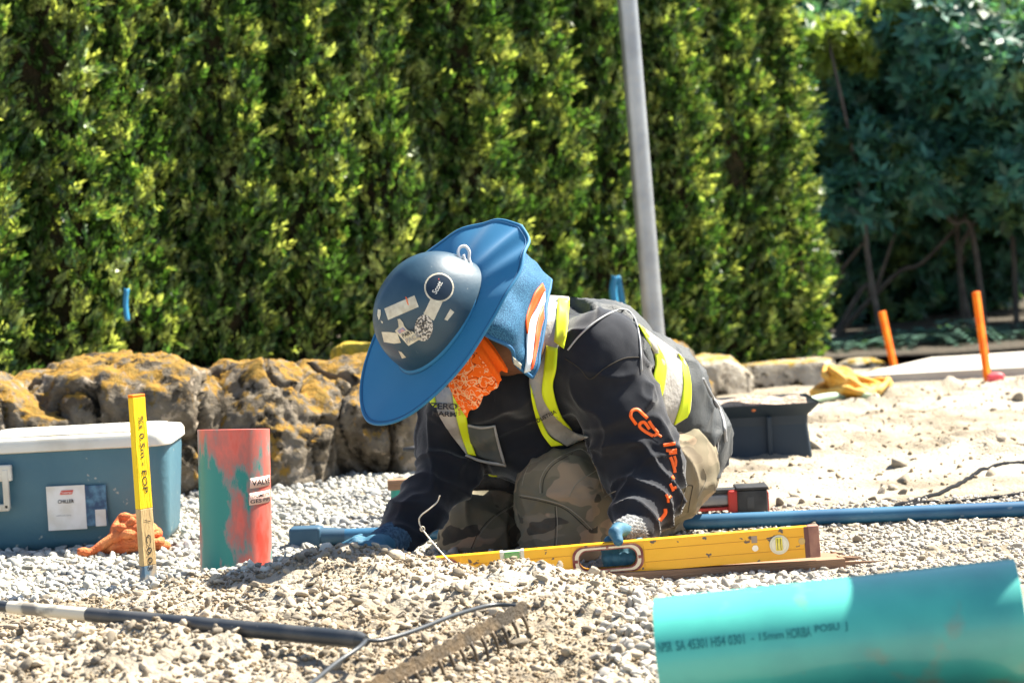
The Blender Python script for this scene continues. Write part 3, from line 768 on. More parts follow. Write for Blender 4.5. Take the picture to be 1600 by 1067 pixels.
c_ = P(104, 769, yl - .003); v, f = box_vf(c_, .030, .001, .010); v[:, 0] += (v[:, 2] - c_[2]) * .4; mobj('logo', v, f, m_red, lb, smooth=False)
text_on('lettering', 'Coleman', P(104, 769, yl - .0045), (1, 0, 0), (0, 0, 1), .006, m_wlab, lb, width=.025)
text_on('lettering', 'CHILLER', P(103, 783, yl - .002), (1, 0, 0), (0, 0, 1), .009, m_blk, lb, width=.04, bold=.02)
text_on('lettering', 'KEEPS ICE COLD', P(100, 805, yl - .002), (1, 0, 0), (0, 0, 1), .003, mat('grey print', (.3, .3, .3), .6), lb, width=.036)
# ---- orange netting heap
m_rope = mat('orange cord', (.55, .13, .045), .8, var=(.68, .24, .09), vscale=30, bump=.6, bscale=200, spec=.2)
def heap(name, px0, px1, pybase, d, hmax, n, rad, matl, label, cat, seed, loops=7, prof=None, depth=.10, tail=None):
    r = np.random.default_rng(seed); a = P(px0, pybase, d); b = P(px1, pybase, d); W = b[0] - a[0]; cx = (a[0] + b[0]) / 2
    pts = []
    for k in range(n):
        t = k / n * loops * 2 * math.pi; e = r.uniform(.45, 1) * (W / 2 - rad) * (1 - .45 * k / n)
        x = cx + e * math.cos(t) + r.normal(0, .012); y = d + depth * .9 * math.sin(t) * r.uniform(.5, 1.2)
        u = (x - a[0]) / W; hh = hmax * (prof(u) if prof else math.sin(math.pi * min(max(u, 0.02), .98)) ** .6)
        pts.append((x, y, float(H(x, y, False)) + rad + max(0, hh - 2 * rad) * (k / n) ** .8 * r.uniform(.75, 1)))
    if tail: pts += [tuple(q) for q in tail]
    v, f = tube_vf(catmull(pts, n * 9), rad * (1 + .18 * np.sin(np.arange(n * 9) * .9)), 8)
    return tag(mobj(name, v, f, matl, loc=(cx, d, float(H(cx, d, False)))), label, cat)
heap('cord_heap', 138, 272, 858, 5.86, .085, 62, .0105, m_rope, 'tangled heap of orange cord lying in front of the cooler', 'cord', 3, loops=11, prof=lambda u: .35 + .9 * max(0, math.sin(math.pi * min(max(u, 0), 1))) * (1.0 if u > .35 else .55), depth=.055, tail=[P(150, 858, 5.8), P(122, 862, 5.78)])
# ---- yellow straps heap and pale strap (back right)
m_strap = mat('golden yellow strap', (.58, .27, .03), .7, var=(.66, .42, .12), vscale=14, spec=.3)
heap('strap_heap', 1262, 1410, 618, 9.15, .135, 60, .015, m_strap, 'loose heap of golden yellow straps on the dirt by the blocks', 'strap', 8, loops=9, prof=lambda u: 1.15 * math.exp(-((u - .22) / .25) ** 2) + .3 * math.exp(-((u - .75) / .3) ** 2), depth=.12)
pts = [P(1250, 624, 8.9), P(1290, 612, 9.0), P(1335, 612, 9.1), P(1370, 620, 8.9)]
pts = [(q[0], q[1], float(H(q[0], q[1])) + .015) for q in pts]
v, f = tube_vf(catmull(pts, 30), .014, 8); tag(mobj('hose', v, f, mat('pale green hose', (.42, .55, .40), .5), loc=pts[0]), 'pale green hose lying in front of the yellow straps', 'hose')
# ---- stakes
m_sty = mat('yellow painted wood', (.88, .60, .015), .65, var=(.86, .50, .012), vscale=12, bump=.3, bscale=80, spec=.25, stretch=(3, 3, .3))
m_stw = mat('bare pine wood', (.60, .42, .20), .75, var=(.45, .30, .14), vscale=14, stretch=(6, 6, .5), bump=.3, bscale=60, spec=.2)
m_sto = mat('orange sprayed wood', (.80, .13, .008), .7, var=(.82, .22, .01), vscale=14, spec=.2)
m_stb = mat('blue sprayed wood', (.10, .17, .24), .7, var=(.5, .36, .2), vscale=25, spec=.2)
def stake(top, bot, w1, d1, yaw, d, label, name='survey_stake', segs=None, group=None, bury=.15):
    """segs: list of (t0,t1,material,partname) with t from bottom 0 to top 1"""
    t_, b_ = P(*top, d), P(*bot, d); zax = t_ - b_; Ln = np.linalg.norm(zax); zax /= Ln
    xa = A([math.cos(yaw), math.sin(yaw), 0]); xa -= zax * xa.dot(zax); xa /= np.linalg.norm(xa); ya = np.cross(zax, xa)
    ax = np.array([xa, ya, zax]); root = thing(name, label, 'stake', b_, group)
    for t0, t1, mm, nm in segs:
        lo = b_ + zax * Ln * t0 if t0 > 0 else b_ - zax * bury; hi = b_ + zax * Ln * t1; c = (lo + hi) / 2
        v, f = box_vf(c, w1, d1, np.linalg.norm(hi - lo) , ax=ax, bevel=.0012 if t0 <= 0 or t1 >= 1 else .0012, seg=1)
        mobj(nm, v, f, mm, root, smooth=False)
    return root, b_, ax, Ln
st, sb, sax, sL = stake((213, 616), (233, 912), .0370, .0165, .86, 5.32, 'yellow survey stake with handwritten black marks, bare wood at its foot', segs=[(0, .10, m_stb, 'blue_foot'), (.10, .40, m_stw, 'bare_shaft'), (.40, .985, m_sty, 'painted_shaft'), (.985, 1.0, m_sto, 'orange_tip')])
m_ink = mat('black marker ink', (.02, .018, .02), .7)
fn = -sax[1]   # outward normal of the broad face
for s_, t0, hh, wd in (('%s 0.5m - EOP', .685, .0165, .170), ('/', .335, .02, .03), ('C:0.03', .17, .0165, .078)):
    c = sb + sax[2] * sL * t0 + fn * (.0083)
    text_on('handwriting', s_, c, -sax[2], sax[0], hh * .85, m_ink, st, width=wd if len(s_) > 1 else None, bold=.002, lift=.0008)
# thin left strip of deeper yellow is the narrow edge itself
gO = 'orange survey stakes at the back right'
stake((1378, 487), (1397, 574), .035, .02, .9, 10.55, 'shorter leaning orange survey stake among the rocks', segs=[(0, 1, m_sto, 'shaft')], group=gO)
stake((1525, 456), (1541, 575), .034, .02, .9, 9.55, 'taller orange survey stake standing at the road edge', segs=[(0, 1, m_sto, 'shaft')], group=gO)
q = P(1556, 600, 9.45); q[2] = float(H(q[0], q[1])) + .012
rock('flag', (q[0], q[1], q[2]), (.03, .02, .018), 91, 'small crumpled pink flag on the dirt by the taller orange stake', 'flag', mat('pink vinyl', (.85, .10, .12), .5), amp=.5, sub=3)
# ---- standing painted pipe
def pipe_vf(a, b, r, th, seg=48, n=2, wob=0, seed=0):
    a, b = A(a), A(b); z = (b - a); L_ = np.linalg.norm(z); z /= L_; ax = frame_from(z, (0, 0, 1) if abs(z[2]) < .9 else (0, 1, 0)); ax = np.array([ax[1], ax[2], ax[0]])
    prof = [(r, L_ * k / n) for k in range(n + 1)] + [(r - th * .3, L_ + .001)] + [(r - th, L_ * (1 - k / n)) for k in range(n + 1)] + [(r - th * .3, -.001)]
    return lathe_vf(prof, a, ax, seg, close=True)
mp = bpy.data.materials.new('sprayed sewer pipe'); mp.use_nodes = True; t = mp.node_tree; N = t.nodes; b = N['Principled BSDF']; b.inputs['Roughness'].default_value = .38
tc = N.new('ShaderNodeTexCoord'); mpg = N.new('ShaderNodeMapping'); mpg.inputs['Scale'].default_value = (9, 9, 3.6); mpg.inputs['Location'].default_value = (.3, .1, .6); t.links.new(tc.outputs['Object'], mpg.inputs[0])
n1 = N.new('ShaderNodeTexNoise'); n1.inputs['Scale'].default_value = 1; n1.inputs['Detail'].default_value = 9; n1.inputs['Roughness'].default_value = .62; t.links.new(mpg.outputs[0], n1.inputs[0])
sx = N.new('ShaderNodeSeparateXYZ'); t.links.new(tc.outputs['Object'], sx.inputs[0])
ma = N.new('ShaderNodeMath'); ma.operation = 'MULTIPLY_ADD'; ma.inputs[1].default_value = .22; t.links.new(sx.outputs[2], ma.inputs[0]); t.links.new(n1.outputs[0], ma.inputs[2])
mb = N.new('ShaderNodeMath'); mb.operation = 'MULTIPLY_ADD'; mb.inputs[1].default_value = .6; t.links.new(sx.outputs[0], mb.inputs[0]); t.links.new(ma.outputs[0], mb.inputs[2])
cr = N.new('ShaderNodeValToRGB'); t.links.new(mb.outputs[0], cr.inputs[0])
cr.color_ramp.elements[0].position = .47; cr.color_ramp.elements[0].color = (.01, .22, .19, 1)
cr.color_ramp.elements[1].position = .60; cr.color_ramp.elements[1].color = (.66, .13, .10, 1)
e = cr.color_ramp.elements.new(.50); e.color = (.22, .20, .19, 1)
e = cr.color_ramp.elements.new(.66); e.color = (.62, .07, .045, 1)
e = cr.color_ramp.elements.new(.535); e.color = (.44, .13, .11, 1)
t.links.new(cr.outputs[0], b.inputs['Base Color'])
pt, pbm = P(365, 671, 5.3), P(370, 905, 5.3)
axp = (pt - pbm) / np.linalg.norm(pt - pbm)
sp = thing('sewer_pipe', 'short standing sewer pipe sprayed red over green, with small stickers', 'pipe', pbm)
v, f = pipe_vf(pbm - axp * .12, pt, .0790, .006, 56, 12)
hh_ = (v - pbm) @ axp; v = v + (hh_ > hh_.max() - .02)[:, None] * axp * (-(v[:, 1:2] - pt[1]) / .079 * .0072)
mobj('pipe_wall', v, f, mp, sp, auto=40)
m_stk = mat('pink white sticker', (.75, .50, .42), .5)
def pipe_patch(nm, px0, px1, py0, py1, par, mm, off=.0012):
    a0 = math.asin(np.clip((px0 - 366.5) / 56.3, -1, 1)); a1 = math.asin(np.clip((px1 - 366.5) / 56.3, -1, 1))
    z0, z1 = P(365, py1, 5.25)[2], P(365, py0, 5.25)[2]; g_ = []
    for i in range(2):
        z = (z0, z1)[i]; c = pbm + axp * ((z - pbm[2]) / axp[2]); g_.append([c + (.079 + off) * A([math.sin(a), -math.cos(a), 0]) for a in np.linspace(a0, a1, 14)])
    v, f = solid_vf(A(g_), .0008); return mobj(nm, v, f, mm, par)
def pipe_text(s_, px0, px1, py, hpx, par, mm):
    V_, F_ = text_vf(s_, .01); lo, hi = V_.min(0), V_.max(0); W = []
    a0 = math.asin(np.clip((px0 - 366.5) / 56.3, -1, 1)); a1 = math.asin(np.clip((px1 - 366.5) / 56.3, -1, 1)); zc = P(365, py, 5.25)[2]; hh = hpx / FPX * 5.25
    for q in V_:
        u = (q[0] - lo[0]) / (hi[0] - lo[0]); vv = (q[1] - lo[1]) / (hi[1] - lo[1]) - .5; a = a0 + (a1 - a0) * u; z = zc + vv * hh; c = pbm + axp * ((z - pbm[2]) / axp[2])
        W.append(c + .0812 * A([math.sin(a), -math.cos(a), 0]))
    mobj('lettering', W, F_, mm, par, smooth=False)
s1 = pipe_patch('sticker', 395, 421.8, 747, 763, sp, m_stk); pipe_text('VALVE', 397.5, 421.5, 755, 9, s1, m_blk)
s2 = pipe_patch('sticker', 393.5, 421.8, 770, 789, sp, m_stk); pipe_text('DOMESTIC', 397, 421.5, 775.5, 5, s2, m_blk); pipe_text('GES PIPE', 395, 421.5, 783.5, 6, s2, m_blk)
# ---- spirit level
m_lev = mat('yellow level paint', (.86, .44, .012), .38, var2=(.10, .07, .06), v2scale=55, v2lo=.665, v2hi=.68, var=(.80, .38, .01), vscale=6, spec=.5, stretch=(.7, 1, 1), detail=3)
m_levd = mat('worn maroon plastic', (.16, .02, .022), .5, var=(.30, .12, .09), vscale=60); m_cream = mat('cream plastic trim', (.72, .62, .45), .5)
m_vial = mat('green vial glass', (.10, .30, .08), .08, spec=.8); m_vialy = mat('yellow vial liquid', (.75, .60, .06), .1, spec=.8); m_ring = mat('clear acrylic', (.62, .58, .42), .15, spec=.8)
LD = 5.03
tr = P(1278, 821, LD); br = P(1278, 870, LD); tl = P(640, 874.5, LD)
xr = tr - tl; xr /= np.linalg.norm(xr); lh = np.linalg.norm(tr - br) * .995; yl_ = A([0, 1, 0]); yl_ = yl_ - xr * xr.dot(yl_); yl_ /= np.linalg.norm(yl_); zl = np.cross(xr, yl_)
lax = np.array([xr, yl_, zl]); s2m = LD / FPX
def LV(px, fz, fy=0.0):      # level coords: pixel column, height fraction 0..1, depth
    L_ = (px - 1278) * s2m / (xr[0]); return tr + xr * L_ - zl * lh * (1 - fz) + yl_ * fy
lev = thing('spirit_level', 'long yellow spirit level with two maroon hand holes, held by the worker', 'level', LV(940, 0, .012))
LT = .026
def lev_box(nm, px0, px1, f0, f1, y0, y1, mm, par=lev, bev=.0012):
    c = (LV(px0, f0, y0) + LV(px1, f1, y1)) / 2; v, f = box_vf(c, np.linalg.norm(LV(px1, 0) - LV(px0, 0)), abs(y1 - y0), lh * (f1 - f0), ax=lax, bevel=bev, seg=2); return v, f
holes = [(888, 1002), (612, 712)]
def rr_outline(px0, px1, f0, f1, r, n=8):
    a = LV(px0, f0); b_ = LV(px1, f1); W = (px1 - px0) * s2m / xr[0]; Hh = (f1 - f0) * lh; pts = []
    for cx, cy, s in ((W - r, Hh - r, 0), (r, Hh - r, 90), (r, r, 180), (W - r, r, 270)):
        for k in range(n + 1):
            t_ = math.radians(s + 90 * k / n); pts.append((cx + r * math.cos(t_), cy + r * math.sin(t_)))
    return a, pts
def extrude_ring(outer, inner, a, y0, y1):
    n = len(outer); V_ = []; F_ = []
    for y in (y0, y1):
        for o in outer: V_.append(a + xr * o[0] + zl * o[1] + yl_ * y)
        for i_ in inner: V_.append(a + xr * i_[0] + zl * i_[1] + yl_ * y)
    for i in range(n):
        j = (i + 1) % n
        F_ += [(i, j, n + j, n + i), (2 * n + i, 3 * n + i, 3 * n + j, 2 * n + j), (i, 2 * n + i, 2 * n + j, j), (n + i, n + j, 3 * n + j, 3 * n + i)]
    return V_, F_
# beam: boolean cut by construction - solid runs plus ringed windows
parts_ = []
xruns = [(498, holes[1][0] + 0), (holes[1][1], 778), (812, holes[0][0]), (holes[0][1], 1262)]
for a_, b_ in xruns: parts_.append(lev_box('', a_, b_, 0, 1, 0, LT, None))
parts_.append(lev_box('', 778, 812, 0, .72, 0, LT, None))
for h0, h1 in holes:
    a, outer = rr_outline(h0, h1, .0, 1.0, .0004); _, inn = rr_outline(h0 + 12, h1 - 12, .20, .80, .0185)
    off = A([12 * s2m / xr[0], .20 * lh]); inn = [(p_[0] + off[0], p_[1] + off[1]) for p_ in inn]
    parts_.append(extrude_ring(outer, inn, a, .0004, LT - .0004))
mobj('beam', *join(*parts_), m_lev, lev, smooth=False)
for y in (-.0007,):
    for fz in (.30, .70):
        for a_, b_ in [(712, 777), (813, 888), (1002, 1254)]:
            v, f = lev_box('', a_, b_, fz - .007, fz + .007, y, .001, None, bev=0); mobj('ridge', v, f, mat('darker yellow groove', (.50, .22, .01), .5), lev, smooth=False)
for h0, h1 in holes:
    a, outer = rr_outline(h0 + 1, h1 - 1, .06, .94, .022); inn0 = rr_outline(h0 + 12, h1 - 12, .20, .80, .0185)[1]
    off = A([11 * s2m / xr[0], .14 * lh]); inn = [(p_[0] + off[0], p_[1] + off[1]) for p_ in inn0]
    hf = mobj('handle_frame', *extrude_ring(outer, inn, a, -.003, LT + .003), m_levd, lev, smooth=False)
    a2, o2 = rr_outline(h0 + 5, h1 - 5, .10, .90, .021); i2 = rr_outline(h0 + 10.5, h1 - 10.5, .16, .84, .019)[1]
    off = A([5.5 * s2m / xr[0], .06 * lh]); i2 = [(p_[0] + off[0], p_[1] + off[1]) for p_ in i2]
    n = len(o2)
    V_, F_ = extrude_ring(o2, i2, a2, -.0042, -.0025)
    F_ = [f_ for f_ in F_ if not any(abs(((i_ % n) + .5) % (n / 4) - 4.5) < .0 for i_ in f_)]
    mobj('cream_trim', V_, F_, m_cream, hf, smooth=False)
    for px, fz in ((h0 + 57 * (h1 - h0) / 114, .10), (h0 + 57 * (h1 - h0) / 114, .90), (h0 + 6, .5), (h1 - 6, .5)):
        w_ = 4 if fz in (.1, .9) else 7; v, f = lev_box('', px - w_ / 2, px + w_ / 2, fz - (.05 if w_ > 4 else .05), fz + .05, -.0048, -.002, None, bev=0); mobj('trim_joint', v, f, m_levd, hf, smooth=False)
v, f = lev_box('', 1262, 1279, -.01, 1.01, -.002, LT + .002, None, bev=.003); mobj('end_cap', v, f, mat('faded brown rubber', (.34, .17, .12), .8, var=(.22, .1, .08), vscale=40), lev, smooth=False)
v, f = lev_box('', 1255, 1262.5, 0.0, 1.0, -.001, LT + .001, None, bev=.001); mobj('end_cap', v, f, mat('dark maroon rubber', (.14, .06, .05), .8), lev, smooth=False)
v, f = lev_box('', 483, 498, -.01, 1.01, -.002, LT + .002, None, bev=.003); mobj('end_cap', v, f, MATS['faded brown rubber'], lev, smooth=False)
def disc(nm, px, fz, r, y0, y1, mm, par=lev):
    v, f = lathe_vf([(0, 0), (r * .97, 0), (r, .0008), (r, abs(y1 - y0))], LV(px, fz, y0), np.array([xr, zl, yl_]), 36); return mobj(nm, v, f, mm, par, auto=30)
vr = disc('end_vial', 1215, .50, 15.5 * s2m, -.003, .004, m_ring); disc('bubble_window', 1215, .5, 12 * s2m, -.0038, .003, mat('milky acrylic', (.72, .66, .50), .2, spec=.8), vr)
v, f = lev_box('', 1209, 1220, .32, .74, -.0068, -.003, None, bev=.002); mobj('vial_tube', v, f, m_vialy, vr)
for px in (1212, 1217): v, f = lev_box('', px - .4, px + .4, .34, .72, -.0074, -.0060, None, bev=0); mobj('mark', v, f, m_blk, vr, smooth=False)
disc('rivet', 1251, .55, 5.5 * s2m, -.001, .002, mat('tan rivet', (.55, .36, .12), .5)); disc('rivet', 1177, .45, 5 * s2m, -.001, .002, mat('steel rivet', (.6, .58, .55), .3, metal=.8))
v, f = lev_box('', 1172, 1181, .62, .84, -.0008, .002, None, bev=.0003); mobj('scratch_patch', v, f, mat('bare scuffed alloy', (.32, .24, .18), .5, metal=.3), lev, smooth=False)
v, f = lev_box('', 777, 813, .70, .995, .002, LT - .002, None, bev=.002); cv = mobj('centre_vial', v, f, mat('pale vial housing', (.55, .56, .42), .4), lev, smooth=False)
v, f = lev_box('', 783, 807, .76, .98, -.0005, .004, None, bev=.002); mobj('vial_tube', v, f, m_vial, cv, smooth=False)
for px in (778.5, 811.5): v, f = lev_box('', px - 2.6, px + 2.6, .68, 1.01, -.001, LT + .001, None, bev=.001); mobj('vial_bracket', v, f, mat('pale vial bracket', (.62, .60, .48), .4), cv, smooth=False)
# ---- board under the level
m_board = mat('weathered brown board', (.21, .125, .08), .8, var=(.30, .19, .12), vscale=5, vlo=.35, vhi=.7, bump=.5, bscale=30, stretch=(.35, 4, 9), spec=.2)
bl, brr = P(948, 905, 4.985), P(1310, 876, 5.03)
bt_l, bt_r = P(800, 905, 5.0), P(1320, 871, 5.06)
xb = bt_r - bt_l; Lb = np.linalg.norm(xb); axb = frame_from(xb)
hb = 36 * s2m
c = (bt_l + bt_r) / 2 - axb[2] * (hb / 2 + .001) + axb[1] * .045
board = thing('wooden_board', 'brown weathered board with a splintered end lying under the level', 'board', c - A([0, 0, hb / 2]))
v, f = box_vf(c, Lb, .10, hb, ax=axb, bevel=.002); mobj('plank', v, f, m_board, board, smooth=False)
re_ = c + axb[0] * Lb / 2
for k in range(16):
    y_ = RNG.uniform(-.047, .045); z_ = RNG.uniform(-hb / 2 + .003, hb / 2 - .003); L_ = RNG.uniform(.02, .105) * (1.1 - abs(z_ - hb * .2) / hb); hw_ = RNG.uniform(.004, .009)
    b_ = re_ + axb[1] * y_ + axb[2] * z_ - axb[0] * .01
    V_ = [b_ + axb[1] * s * hw_ + axb[2] * u * hw_ * .8 for s, u in ((-1, -1), (1, -1), (1, 1), (-1, 1))] + [b_ + axb[0] * L_ + axb[1] * RNG.uniform(-.004, .004) + axb[2] * RNG.uniform(-.003, .003)]
    mobj('splinter', V_, [(0, 1, 2, 3), (0, 4, 1), (1, 4, 2), (2, 4, 3), (3, 4, 0)], m_stw if k % 3 == 0 else m_board, board, smooth=False)
# ---- blue water pipe with bell end
m_bp = mat('blue pvc pipe', (.012, .08, .17), .45, var=(.03, .13, .23), vscale=7, var2=(.3, .36, .4), v2scale=30, v2lo=.68, v2hi=.78, spec=.5)
a_, b_ = P(512, 846, 5.80), P(1640, 806, 5.66); a_[2] = .024; b_ = a_ + (b_ - a_); b_[2] = .022
bp = thing('water_pipe', 'long blue plastic pipe with a square bell end, lying behind the worker', 'pipe', (a_ + b_) / 2 - A([0, 0, .02]))
v, f = pipe_vf(a_, b_ + (b_ - a_) * .15, .0185, .003, 32, 10); mobj('barrel', v, f, m_bp, bp, auto=40)
u_ = (b_ - a_) / np.linalg.norm(b_ - a_); axu = frame_from(u_)
s0 = P(466, 846, 5.8); s0[2] = a_[2]
bc = a_ - u_ * .012; bl_ = .078
v, f = box_vf(bc - u_ * bl_ / 2, bl_, .056, .056, ax=axu, bevel=.009, seg=3); m_bell = mat('matt blue cap', (.018, .06, .11), .6, var=(.03, .085, .14), vscale=10)
mobj('bell_end', v, f, m_bell, bp, auto=40)
v, f = lathe_vf([(.020, 0), (.0245, 0), (.0235, .02), (.0195, .06), (.019, .06)], bc - u_ * .004, np.array([axu[1], axu[2], axu[0]]), 32); mobj('collar', v, f, m_bell, bp, auto=40)
# ---- dark strand added in place of shadow streaks on the dirt at right
m_streak = mat('black shadow streak', (.012, .013, .016), .9, spec=.1)
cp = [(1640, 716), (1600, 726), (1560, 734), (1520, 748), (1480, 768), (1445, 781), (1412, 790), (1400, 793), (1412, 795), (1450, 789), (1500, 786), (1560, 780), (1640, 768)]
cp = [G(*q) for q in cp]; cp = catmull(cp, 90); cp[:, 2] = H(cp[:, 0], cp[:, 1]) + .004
v, f = tube_vf(cp, .0058, 8); tag(mobj('shadow_streak', v, f, m_streak, loc=cp[45]), 'dark strand standing in for shadow streaks on the dirt above the blue pipe', 'shadow_streak')
# ---- black bin
m_bin = mat('dark blue black plastic', (.012, .022, .034), .55, var=(.02, .032, .045), vscale=5, bump=.1, bscale=30, spec=.4)
bx0, bx1 = P(1062, 720, 7.2)[0], P(1272, 720, 7.2)[0]; bz = float(H(bx1, 7.2, False)) - .022; bw = bx1 - bx0; bcx = (bx0 + bx1) / 2; bh = P(1270, 628, 7.2)[2] - bz
tub = thing('plastic_trough', 'dark ribbed plastic trough with a flared rim behind the worker', 'trough', (bcx, 7.35, bz))
v, f = rbox_sections(bcx - bw / 2, bcx + bw / 2, 7.2, 7.5, [bz, bz + bh * .66, bz + bh * .80, bz + bh * .985, bz + bh], [.0, .012, .010, -.022, -.024], .012, 3); F_ = f[:-1]
v2, f2 = rbox_sections(bcx - bw / 2 + .006, bcx + bw / 2 - .006, 7.206, 7.494, [bz + .01, bz + bh * .66, bz + bh * .80, bz + bh * .985, bz + bh], [.0, .012, .010, -.022, -.024], .01, 3)
mobj('shell', *join((v, F_), (v2, [q[::-1] for q in f2[:-1]])), m_bin, tub, smooth=False)
m_soil = mat('dry soil fill', (.40, .31, .25), .95, var=(.24, .18, .13), vscale=30, bump=1, bscale=50, bdist=.02)
g_ = [[(x, y, bz + bh * .93 + .018 * float(vnoise(A([x, y, 0]), 14, 3))) for x in np.linspace(bcx - bw / 2 + .0, bcx + bw / 2 - .0, 40)] for y in np.linspace(7.21, 7.49, 18)]
mobj('soil_fill', *solid_vf(A(g_), .02), m_soil, tub, smooth=False)
for px in (1203, 1112):
    x = P(px, 680, 7.19)[0]; v, f = box_vf((x, 7.196, bz + bh * .42), .014, .018, bh * .78, bevel=.004); mobj('rib', v, f, m_bin, tub, smooth=False)
v, f = box_vf((bcx + .02, 7.18, bz + .004), bw + .08, .09, .012, bevel=.003); mobj('foot_flange', v, f, mat('dusty grey plastic', (.3, .3, .29), .7), tub, smooth=False)
x = P(1178, 640, 7.18); v, f = lathe_vf([(0, 0), (.007, 0), (.007, .01), (0, .012)], (x[0], 7.197, x[2]), np.array([[1, 0, 0], [0, 0, 1], [0, -1, 0]]), 12); mobj('plug', v, f, m_rope, tub)
# ---- cordless tool
m_tb = mat('black tool plastic', (.02, .02, .022), .5, var=(.05, .05, .05), vscale=20); m_tr = mat('red tool plastic', (.50, .04, .03), .45); m_ts = mat('grey tool housing', (.22, .22, .23), .35, metal=.5)
TD = 5.98
tool = thing('cordless_tool', 'red and black cordless power tool lying behind the worker, battery outward', 'tool', P(1150, 808, TD))
def tb(nm, px0, px1, py0, py1, mm, dy=.07, d=TD, bev=.006, rot=0, par=tool):
    a = P(px0, py1, d); b = P(px1, py0, d); ax = frame_from(A([1, 0, rot])); c = (a + b) / 2 + A([0, dy / 2, 0]); v, f = box_vf(c, abs(b[0] - a[0]), dy, abs(b[2] - a[2]), ax=ax, bevel=bev, seg=3); return mobj(nm, v, f, mm, par, auto=35)
bat = tb('battery', 1153, 1199, 764, 806, m_tb, .08, TD - .012)
tb('battery_foot', 1150, 1201, 759, 767, m_tb, .084, TD - .014, .004, par=bat); tb('side_grip', 1196, 1201, 768, 800, MATS['red tool plastic'], .05, TD - .002, .002, par=bat)
tb('lettering', 1168, 1178, 776, 794, mat('grey tool print', (.06, .06, .06), .5), .001, TD - .0135, .0002, par=bat)
tb('collar', 1139, 1153, 766, 802, m_tr, .074, TD - .009)
tb('housing', 1075, 1141, 770, 794, m_ts, .06, TD, .012); tb('lower_housing', 1070, 1140, 792, 801, m_tr, .055, TD, .004); tb('top_switch', 1110, 1150, 763, 772, m_tb, .04, TD, .004)
v, f = tube_vf([P(1080, 790, TD + .03), P(1000, 800, TD + .02), P(930, 812, TD + .01)], [.02, .016, .012], 14); mobj('tool_barrel', v, f, m_ts, tool)
# ---- green stub with a brown cap behind the sleeve
gs = thing('pipe_stub', 'small teal pipe stub with a brown wooden cap behind the sleeve', 'pipe', P(622, 792, 6.5))
v, f = pipe_vf(P(624, 795, 6.53), P(624, 764, 6.53), .024, .003, 28, 2); mobj('pipe_wall', v, f, mat('teal pvc', (.01, .24, .19), .4), gs, auto=40)
v, f = box_vf(P(624, 756, 6.53), .062, .05, .028, bevel=.003); mobj('wooden_cap', v, f, m_board, gs, smooth=False)
# ---- dark tool tip
tt = [P(628, 702, 6.3), P(650, 700, 6.3), P(690, 700, 6.35)]
v, f = tube_vf([P(630, 702, 6.3), P(655, 701, 6.32), P(700, 700, 6.4), P(760, 700, 6.5)], [.004, .012, .013, .013], 12); 
sh = thing('garden_spade', 'dark spade handle tip showing just left of the dark sleeve', 'spade', P(700, 742, 6.4)); mobj('handle', v, f, m_tb, sh)
v, f = tube_vf([P(760, 700, 6.5), P(800, 760, 6.52), P(830, 800, 6.55)], .012, 10); mobj('shaft', v, f, m_ts, sh)
# ---- bent wire
wp = [P(687, 774, 4.99), P(683, 784, 4.99), P(672, 794, 4.98), P(657, 806, 4.97), P(655, 816, 4.97), P(661, 828, 4.965), P(680, 852, 4.95), P(702, 876, 4.93), P(712, 881, 4.92), P(724, 890, 4.9), P(737, 905, 4.88)]
wp = catmull(wp, 60); v, f = tube_vf(wp, .0015, 8); wr = thing('bent_wire', 'thin bent steel wire sticking up out of the mound', 'wire', P(720, 900, 4.9))
m_wire = mat('dull steel wire', (.50, .45, .37), .45, metal=.5); mobj('wire', v, f, m_wire, wr)
v, f = tube_vf(catmull([P(701, 874, 4.93), P(703, 884, 4.925), P(704, 896, 4.92)], 8), .0015, 8); mobj('short_leg', v, f, m_wire, wr)
kn = [P(660 + 3.4 * math.cos(a), 826 + 3.6 * math.sin(a), 4.966 + .003 * math.sin(a * .5)) for a in np.linspace(0, 14, 30)]; v, f = tube_vf(kn, .0013, 6); mobj('twisted_knot', v, f, m_wire, wr)
# ---- rake
m_rh = mat('black rubber sleeve', (.025, .03, .036), .45, var=(.07, .07, .07), vscale=12, spec=.5, var2=(.3, .28, .24), v2scale=90, v2lo=.68, v2hi=.72)
m_rt = mat('worn off white tape', (.62, .56, .44), .7, var=(.2, .18, .15), vscale=16, vlo=.52, vhi=.6); m_rs = mat('rusty rake steel', (.065, .052, .038), .6, metal=.2, var=(.15, .105, .06), vscale=25, bump=.4, bscale=120); m_rk = mat('dark painted rod', (.05, .055, .06), .35, metal=.3)
def RK(px, py, z):
    return G(px, py, z)
r0 = RK(-60, 941, .085); r1 = RK(572, 1000, .075)
rake = thing('rake', 'landscaping rake with a black handle lying across the mound', 'rake', r1 - A([0, 0, .07]))
def seg(t0, t1, ra, rb, mm, nm):
    pts = [r0 * (1 - t_) + r1 * t_ for t_ in np.linspace(t0, t1, 8)]; v, f = tube_vf(pts, np.linspace(ra, rb, 8), 24); mobj(nm, v, f, mm, rake, auto=40)
seg(-.25, .135, .0105, .011, m_rk, 'handle'); seg(.135, .345, .0118, .0122, m_rt, 'tape_wrap'); seg(.345, .985, .0138, .0155, m_rh, 'rubber_grip'); seg(.985, 1.0, .0150, .009, m_rk, 'ferrule')
rt = RK(822, 948, .070); rb_ = RK(545, 1092, .012)
e1 = catmull([r1, RK(600, 999, .072), RK(650, 984, .074), RK(712, 960, .078), RK(770, 945, .075), rt], 40); v, f = tube_vf(e1, .0042, 10); mobj('bow', v, f, m_rk, rake)
